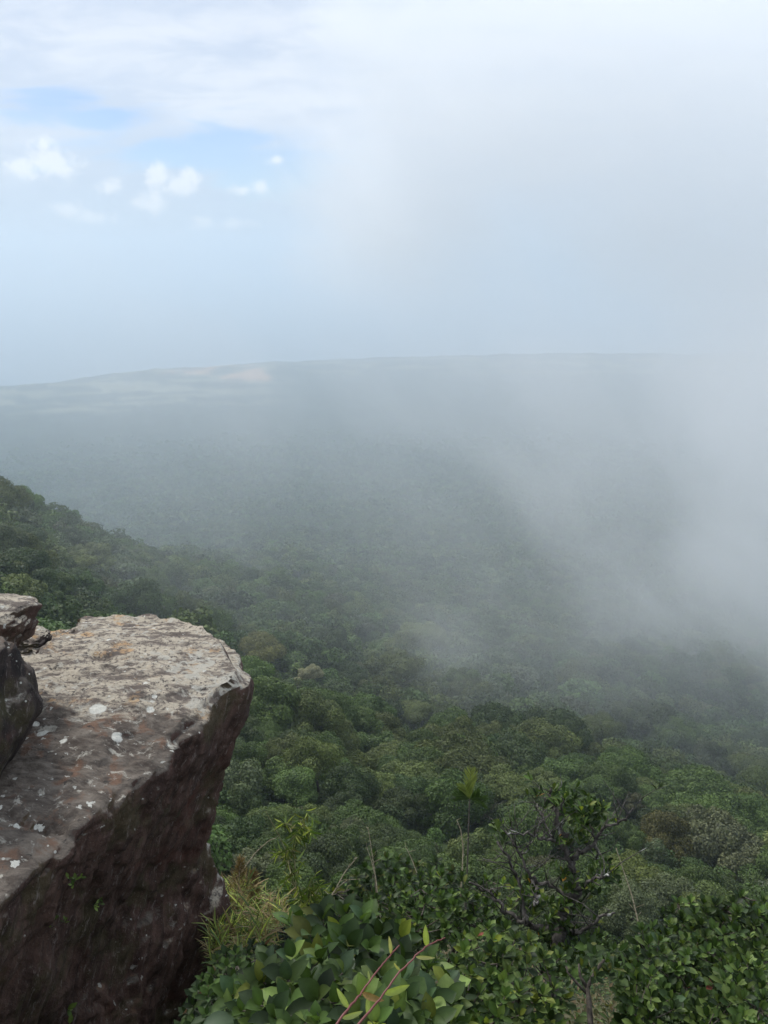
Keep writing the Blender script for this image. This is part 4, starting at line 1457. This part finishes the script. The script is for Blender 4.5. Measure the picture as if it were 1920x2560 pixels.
# slim sapling below it
sap_b = at_dist(1478, 2610, 4.3)
sap = empty('sapling', sap_b)
tag(sap, 'slim forked sapling with a small leafy head, right of the bare tree trunk', 'tree')
sb = Bag()
for pl, w0, w1 in (([(1478, 2640), (1476, 2560), (1472, 2500), (1468, 2470), (1486, 2435), (1510, 2400)], 15, 6), ([(1468, 2470), (1450, 2440), (1447, 2410)], 9, 4), ([(1472, 2490), (1440, 2455), (1418, 2430), (1415, 2400)], 7, 3)):
    P = np.array([at_dist(a, b, 4.4) for a, b in pl]) - sap_b
    tube(sb, P, np.linspace(w0, w1, len(P)) / 2 * 4.4 / F_PX, 7)
link('trunk', sb.mesh('trunk', m_twig), sap)
lb = Bag()
pts = scatter_poly([(1395, 2440), (1400, 2390), (1450, 2365), (1520, 2350), (1560, 2380), (1540, 2440), (1480, 2450)], 34, 22)
tips = np.array([at_dist(a, b, 4.5 + rngP.uniform(-.2, .3)) for a, b in pts]) - sap_b
rosettes(lb, SMALL, tips, np.array([0, -0.2, 1.0]) + rngP.normal(0, 0.4, tips.shape), 8, 0.062, [G_DARK, G_MID, G_OLIVE], [5, 4, 1], 1.0)
link('foliage', lb.mesh('foliage', m_soft), sap)

# red-stemmed shoots closest to the eye
m_red, nt, out = material('red_stem_bark')
b = nt.new('ShaderNodeBsdfPrincipled')
P_ = nt.new('ShaderNodeTexCoord').outputs['Object']
nt.put(b.inputs['Base Color'], nt.mix(nt.noise(P_, 25.0, 4), (0.10, 0.016, 0.018), (0.20, 0.06, 0.045)))
b.inputs['Roughness'].default_value = 0.5
nt.l.new(b.outputs[0], out.inputs[0])
D_R = 1.75
shoots = [
    ('red shoot nearest the middle, ending in one upright pale leaf', [(860, 2600), (897, 2560), (930, 2521), (959, 2485), (995, 2434), (1035, 2395), (1065, 2366), (1090, 2354), (1112, 2344)],
     [((1068, 2366), (1063, 2316), 0), ((960, 2484), (1022, 2466), 0), ((918, 2535), (921, 2487), 0), ((1040, 2392), (1086, 2396), 2), ((1002, 2427), (985, 2410), 2)]),
    ('red shoot on the left of the pair, with curled pale leaves', [(820, 2590), (863, 2532), (890, 2500), (906, 2478), (933, 2442), (955, 2413), (977, 2386), (1000, 2362)],
     [((977, 2386), (974, 2343), 2), ((872, 2520), (842, 2472), 0), ((855, 2545), (906, 2531), 1), ((906, 2482), (956, 2503), 3), ((925, 2452), (920, 2428), 1)]),
]
for lab, pl, lv_ in shoots:
    b0 = at_dist(*pl[0], D_R)
    o = empty('red_stemmed_shoot', b0)
    tag(o, lab, 'shoot', 'red-stemmed shoots')
    P = np.array([at_dist(a, c, D_R + 0.15 * i / len(pl)) for i, (a, c) in enumerate(pl)]) - b0
    low = np.array([P[0] + np.array([-0.25, 0.05, -0.55]), P[0] + np.array([-0.1, 0.02, -0.22])])
    P = np.concatenate([low, P])
    s = np.linspace(0, len(P) - 1, 40)
    C = np.stack([np.interp(s, np.arange(len(P)), P[:, q]) for q in range(3)], 1)
    sb = Bag(); tube(sb, C + rngP.normal(0, 0.0006, C.shape), np.linspace(0.0027, 0.0012, 40), 8)
    link('stem', sb.mesh('stem', m_red), o)
    for (a0, a1, kind) in lv_:
        p0 = at_dist(*a0, D_R + 0.12) - b0; p1 = at_dist(*a1, D_R + 0.10 + rngP.uniform(-0.02, 0.02)) - b0
        lb = Bag()
        col = [np.array([0.36, 0.42, 0.10]), np.array([0.34, 0.38, 0.13]), np.array([0.40, 0.38, 0.15]), np.array([0.26, 0.16, 0.06])][kind]
        leaves(lb, leaf_template(8, 0.27 if kind != 2 else 0.2, 0.45, 0.30, 0.10), [p0], [p1 - p0], [np.array([rngP.uniform(-0.5, 0.5), -1.0, 0.5])], np.linalg.norm(p1 - p0), 0.5, 1.0, [col])
        link('leaf', lb.mesh('leaf', m_soft), o)

# thin bamboo with yellow-green leaves beside the ledge
D_B = 6.4
bam_defs = [
    ('leaning thin bamboo cane, leafless at its pale tip', [(790, 2420), (770, 2330), (752, 2255), (728, 2190), (716, 2130), (695, 2085), (664, 2028)], [(716, 2130), (735, 2160), (728, 2190), (722, 2215), (745, 2245), (760, 2255)]),
    ('thin bamboo spray with drooping yellow-green leaves on its curved cane', [(750, 2420), (742, 2330), (735, 2280), (740, 2200), (735, 2130), (748, 2080), (765, 2045)], [(720, 2055), (748, 2075), (765, 2075), (735, 2092), (705, 2120), (712, 2135), (738, 2100), (770, 2060)]),
    ('low bamboo spray with palm-like leaf fans above the paddle-leaved shrub', [(830, 2400), (815, 2330), (800, 2290), (785, 2250), (770, 2225)], [(775, 2240), (765, 2260), (790, 2215), (803, 2245), (800, 2222), (808, 2262), (760, 2240), (722, 2235)]),
]
m_bam = bark_material('bamboo_cane', (0.13, 0.13, 0.05), (0.30, 0.28, 0.15), 40.0)
for lab, pl, cl in bam_defs:
    b0 = at_dist(*pl[0], D_B)
    o = empty('thin_bamboo', b0)
    tag(o, lab, 'bamboo', 'thin bamboo canes')
    P = np.array([at_dist(a, c, D_B + rngP.uniform(-0.05, 0.05)) for a, c in pl]) - b0
    P = np.concatenate([[P[0] + np.array([0.05, 0.1, -0.8])], P])
    s = np.linspace(0, len(P) - 1, 50)
    C = np.stack([np.interp(s, np.arange(len(P)), P[:, q]) for q in range(3)], 1)
    sb = Bag(); tube(sb, C, np.linspace(0.008, 0.0025, 50), 7)
    lb = Bag(); tips, dirs = [], []
    for a, c in cl:
        for _ in range(4):
            t = at_dist(a + rngP.normal(0, 14), c + rngP.normal(0, 12), D_B + rngP.uniform(-0.2, 0.2)) - b0
            n_ = C[np.argmin(np.linalg.norm(C - t, axis=1) + np.maximum(C[:, 2] - t[2], 0))]
            tube(sb, [n_, (n_ + t) / 2 + [0, 0, 0.02], t], [0.003, 0.002, 0.001], 4)
            tips.append(t); dirs.append((t - n_) * np.array([1, 1, 0.3]) / (np.linalg.norm(t - n_) + 1e-6) + np.array([0, 0, -0.35]))
    rosettes(lb, LANCE, np.array(tips), np.array(dirs), 6, 0.085, [G_LIT, np.array([0.24, 0.27, 0.07]), G_MID, G_OLIVE, np.array([0.34, 0.30, 0.17])], [4, 2.2, 2.2, 1, 0.35], 1.1, 0.4)
    link('cane', sb.mesh('cane', m_bam), o); link('foliage', lb.mesh('foliage', m_soft), o)

# dry stalks standing out of the scrub
stalk_defs = [
    ('long bare stalk rising against the fresh green tree', [(1152, 2230), (1155, 2190), (1158, 2120), (1152, 2075), (1142, 2050)], 6.0),
    ('forked pale stalk above the dark bush', [(950, 2290), (940, 2200), (934, 2160), (925, 2100), (920, 2068)], 7.2),
    ('short pale stalk beside the forked one', [(938, 2190), (928, 2150), (917, 2118)], 7.2),
    ('slanting bare stalk crossing behind the paddle-leaved shrub', [(805, 2270), (830, 2240), (862, 2180), (893, 2143)], 5.6),
    ('thicker pale straw leaning below the slanting stalk', [(812, 2262), (840, 2222), (868, 2200)], 5.6),
    ('arching dry stalk from the brown plumes towards the bamboo', [(560, 2230), (600, 2185), (640, 2130), (672, 2102), (690, 2095)], 5.8),
    ('thin pale stalk on the right of the bare tree', [(1600, 2330), (1592, 2290), (1580, 2240), (1560, 2180), (1540, 2120)], 6.2),
    ('thin dark stalk in the middle scrub', [(1060, 2225), (1045, 2190), (1030, 2150), (1016, 2120)], 7.0),
]
for lab, pl, d_ in stalk_defs:
    b0 = at_dist(*pl[0], d_)
    P = np.array([at_dist(a, c, d_) for a, c in pl]) - b0
    P = np.concatenate([[P[0] + [0.02, 0.05, -0.6]], P])
    s = np.linspace(0, len(P) - 1, 24)
    C = np.stack([np.interp(s, np.arange(len(P)), P[:, q]) for q in range(3)], 1)
    sb = Bag(); tube(sb, C, np.linspace(0.0060, 0.0022, 24), 6)
    for q in range(5):
        c = C[rngP.integers(8, 24)]
        tube(sb, [c, c + np.array([rngP.normal(0, 0.03), rngP.normal(0, 0.02), 0.03])], [0.002, 0.001], 4)
    o = link('dry_stalk', sb.mesh('dry_stalk', m_straw)); o.location = b0
    tag(o, lab, 'stalk', 'dry stalks')

# brown feathery plumes by the ledge
for lab, (bx, by), (tx, ty), w_, d_ in (('tall rust-brown feathery plume against the ledge', (590, 2290), (602, 2148), 62, 5.7), ('slim rust-brown plume right of the tall one', (640, 2290), (634, 2180), 26, 5.8),
                                       ('low tan plume at the foot of the ledge', (560, 2420), (575, 2325), 46, 5.0), ('dry brown plume low beside the big-leaved shrub', (520, 2600), (535, 2460), 44, 3.9)):
    b0 = at_dist(bx, by, d_)
    top = at_dist(tx, ty, d_) - b0
    o = empty('dry_plume', b0)
    tag(o, lab, 'dry grass', 'brown plumes')
    sb = Bag(); tube(sb, [np.array([0, 0, -0.5]), np.zeros(3), top * 0.5, top], [0.006, 0.005, 0.004, 0.002], 5)
    link('stem', sb.mesh('stem', m_straw), o)
    lb = Bag(); n_ = 1100
    t = rngP.uniform(0.05, 1, n_)
    pr = w_ / F_PX * d_ * 0.75
    side_ = unit(n_, rngP) * np.array([1, 1, 0.3])
    pos_ = top[None] * t[:, None] + side_ * (pr * (1 - t ** 1.5) * smooth(0.0, 0.35, t) * rngP.uniform(0, 1, n_) ** 0.7)[:, None]
    leaves(lb, LANCE, pos_, side_ + np.array([0, 0, 0.8]), unit(n_, rngP), 0.034 * rngP.uniform(0.6, 1.2, n_), 0.5, 0.6, palette(n_, [np.array([0.17, 0.115, 0.065]), np.array([0.26, 0.19, 0.11]), np.array([0.11, 0.075, 0.045])], [3, 3, 2]))
    link('plume', lb.mesh('plume', m_soft), o)

# yellow-green grass and fern at the foot of the ledge
gb = Bag()
pts = scatter_poly([(535, 2270), (548, 2210), (580, 2235), (615, 2200), (650, 2240), (700, 2235), (730, 2290), (690, 2330), (700, 2370), (640, 2375), (600, 2420), (540, 2430), (515, 2360)], 620, 3)
P, A, U, S, T = [], [], [], [], []
for a, c in pts:
    clump = noise3(np.array([[a / 26.0, c / 26.0, 3.0]]))[0]
    if clump < -0.12 and rngP.random() < 0.8: continue
    b0 = at_dist(a, c, 6.2 - 1.3 * smooth(2200, 2430, c) + rngP.uniform(-0.45, 0.45))
    m = rngP.integers(4, 12)
    dirs = unit(m, rngP) * np.array([0.55, 0.55, 0.3]) + np.array([rngP.normal(0, 0.35), -0.1, 0.85])
    P.append(np.repeat(b0[None], m, 0) + rngP.normal(0, 0.012, (m, 3))); A.append(dirs); U.append(np.array([0, 0, 1.0]) + 0.4 * unit(m, rngP)); S.append(rngP.uniform(0.03, 0.11, m) * rngP.uniform(0.6, 1.3))
    yel = smooth(680, 570, a) * smooth(2400, 2300, c)
    w_ = np.array([2.2, 0.3 + 2.4 * yel * max(clump + 0.4, 0), 1.6, 1.2, 1.8 + 2.5 * (clump < 0.02)])
    T.append(palette(m, [np.array([0.21, 0.26, 0.07]), np.array([0.50, 0.54, 0.14]), np.array([0.07, 0.12, 0.035]), np.array([0.20, 0.18, 0.07]), np.array([0.27, 0.20, 0.11])], w_))
leaves(gb, leaf_template(4, 0.085, 0.35, 0.1, 0.4), np.concatenate(P), np.concatenate(A), np.concatenate(U), np.concatenate(S), 0.5, 1.0, np.concatenate(T))
go = link('grass', gb.mesh('grass', m_soft))
tag(go, 'bright yellow-green grass tussocks at the foot of the ledge', None, None, 'stuff')

# low scrub covering the cliff top and the steep ground below it
ub = Bag()
n_ = 34000
r_ = rngP.uniform(1.7 ** 0.5, 34 ** 0.5, n_) ** 2
u_ = rngP.uniform(-0.95, 1.5, n_)
X, Y = r_ * np.sin(np.arctan(u_)), r_ * np.cos(np.arctan(u_))
Z = land(X, Y)
pp = np.stack([X, Y, Z + CAM_Z], -1)
a, c, dpt = project(pp)
ok = (a > -250) & (a < 3300) & (c < 3800) & (dpt > 0.8)
ok &= ~((X < -0.55) & (Y < 5.2) & (X > -4.4))
pp, r_ = pp[ok], r_[ok]
n_ = len(pp)
h = np.clip(0.08 + 0.03 * r_, 0.12, 0.8) * rngP.uniform(0.3, 1.3, n_)
reg = fbm(pp / np.array([1.6, 1.6, 3.0]), 3)
m = 11
P = np.repeat(pp, m, 0) + unit(n_ * m, rngP) * np.repeat(h * 0.55, m)[:, None] * np.array([1, 1, 0.5]) + np.repeat(h, m)[:, None] * np.array([0, 0, 1.0]) * rngP.uniform(0.1, 1, (n_ * m, 1))
A = unit(n_ * m, rngP) * np.array([1, 1, 0.5]) + np.array([0, -0.1, 0.35])
U = np.array([0, -0.1, 1.0]) + 0.6 * unit(n_ * m, rngP)
sz = np.repeat(np.clip(0.022 + 0.008 * r_, 0.03, 0.2), m) * rngP.uniform(0.6, 1.3, n_ * m)
T = palette(n_ * m, [G_DARK, G_MID, G_OLIVE, G_LIT, np.array([0.13, 0.09, 0.045])], [5, 4, 1.5, 0.9, 1.0])
dry = np.repeat(smooth(0.12, 0.35, reg), m)[:, None]
T = T * (1 - dry * 0.7) + np.array([0.125, 0.10, 0.055]) * dry * 0.7 * rngP.uniform(0.7, 1.3, (n_ * m, 1))
leaves(ub, SMALL, P, A, U, sz, 0.5, rngP.uniform(0.5, 1.0, n_ * m), T)
uo = link('undergrowth', ub.mesh('undergrowth', m_soft))
tag(uo, 'low tangled scrub of green and dry leaves on the cliff edge', None, None, 'stuff')
tb = Bag()

# little plants rooted in the ledge face
from mathutils.bvhtree import BVHTree
bvh = BVHTree.FromPolygons([tuple(p) for p in (lv + origin)], [tuple(int(k) for k in f) for f in Fq_led])
for lab, (a, c), n_, d_ in (('small bright-leaved seedling rooted in the dark ledge face', (172, 2200), 4, 2.75), ('single pale green sprout at the foot of the ledge face', (160, 2545), 2, 2.45),
                            ('tiny light green sprig low on the ledge face', (128, 2320), 3, 2.6), ('tuft of small leaves hanging on the ledge face under the bulge', (478, 2478), 5, 3.9), ('tiny round-leaved sprig beside the seedling on the ledge face', (232, 2262), 3, 2.9)):
    hit = bvh.ray_cast(Vector(EYE), Vector(ray(a, c)))
    b0 = np.array(hit[0]) if hit[0] is not None else at_dist(a, c, d_)
    hn = np.array(hit[1]) if hit[1] is not None else np.array([0.6, -0.6, 0.5])
    lb = Bag(); k_ = n_
    tips = rngP.normal(0, 0.014, (k_, 3)) + hn * 0.03 + np.array([0, 0, 0.01])
    rosettes(lb, SMALL, tips, hn + np.array([0, -0.2, 0.5]) + rngP.normal(0, 0.4, tips.shape), 4, 0.024 if n_ > 2 else 0.05, [G_LIT, G_MID, np.array([0.16, 0.22, 0.06])], [2, 1, 2], 1.0)
    o = empty('rock_plant', b0)
    tag(o, lab, 'plant', 'plants on the ledge face')
    link('foliage', lb.mesh('foliage', m_soft), o)
    sb = Bag()
    for t in tips: tube(sb, [-hn * 0.03, t * 0.3, t], [0.002, 0.0016, 0.001], 4)
    link('stem', sb.mesh('stem', m_twig), o)

# young palm with one yellowing upright frond, among the crowns
P0 = hit_land(1174, 1985, 5.0)
pd_ = np.linalg.norm(P0 - EYE); sc_ = pd_ / F_PX
pb = ground_at(P0[0], P0[1])
pc = at_dist(1174, 1998, pd_)
palm = empty('palm_tree', pb)
tag(palm, 'young palm with one upright yellow-green frond among darker crowns', 'palm')
sb = Bag(); tube(sb, [np.zeros(3), (pc - pb) * 0.6, pc - pb], np.array([2.4, 2, 1.6]) * sc_, 7)
link('trunk', sb.mesh('trunk', m_trunk), palm)
for k_, (dx_, dz_, col_) in enumerate([(2, 78, np.array([0.20, 0.23, 0.06])), (-14, 50, np.array([0.16, 0.20, 0.055])), (22, 22, G_MID), (-24, 18, G_MID), (30, 4, G_MID), (-30, 5, G_MID)]):
    tip_ = np.array([dx_, rngP.normal(0, 12), dz_]) * sc_
    t_ = np.linspace(0, 1, 26)
    ax_ = tip_[None] * t_[:, None] - np.array([0, 0, 1.0])[None] * (t_ ** 2 * abs(dx_) * 0.35 * sc_)[:, None] + (pc - pb)
    fb = Bag(); tube(fb, ax_, np.linspace(1.0, 0.3, 26) * sc_ * 0.8, 4, 0.5)
    n0 = fb.n
    fb.t.append(np.tile(col_, (n0, 1)))
    for sgn in (1, -1):
        dirn = np.cross(tip_, [0, 1, 0]); dirn = dirn / np.linalg.norm(dirn) * sgn
        A_ = dirn[None] * 0.6 + tip_[None] / np.linalg.norm(tip_) * 0.95 + rngP.normal(0, 0.08, (24, 3))
        leaves(fb, LANCE, ax_[2:], A_, np.tile([0, -1.0, 0.4], (24, 1)), 30 * sc_ * np.sin(np.pi * np.linspace(0.15, 0.92, 24)), 0.5, 0.55, palette(24, [col_], [1]))
    link('frond', fb.mesh('frond', m_soft), palm)
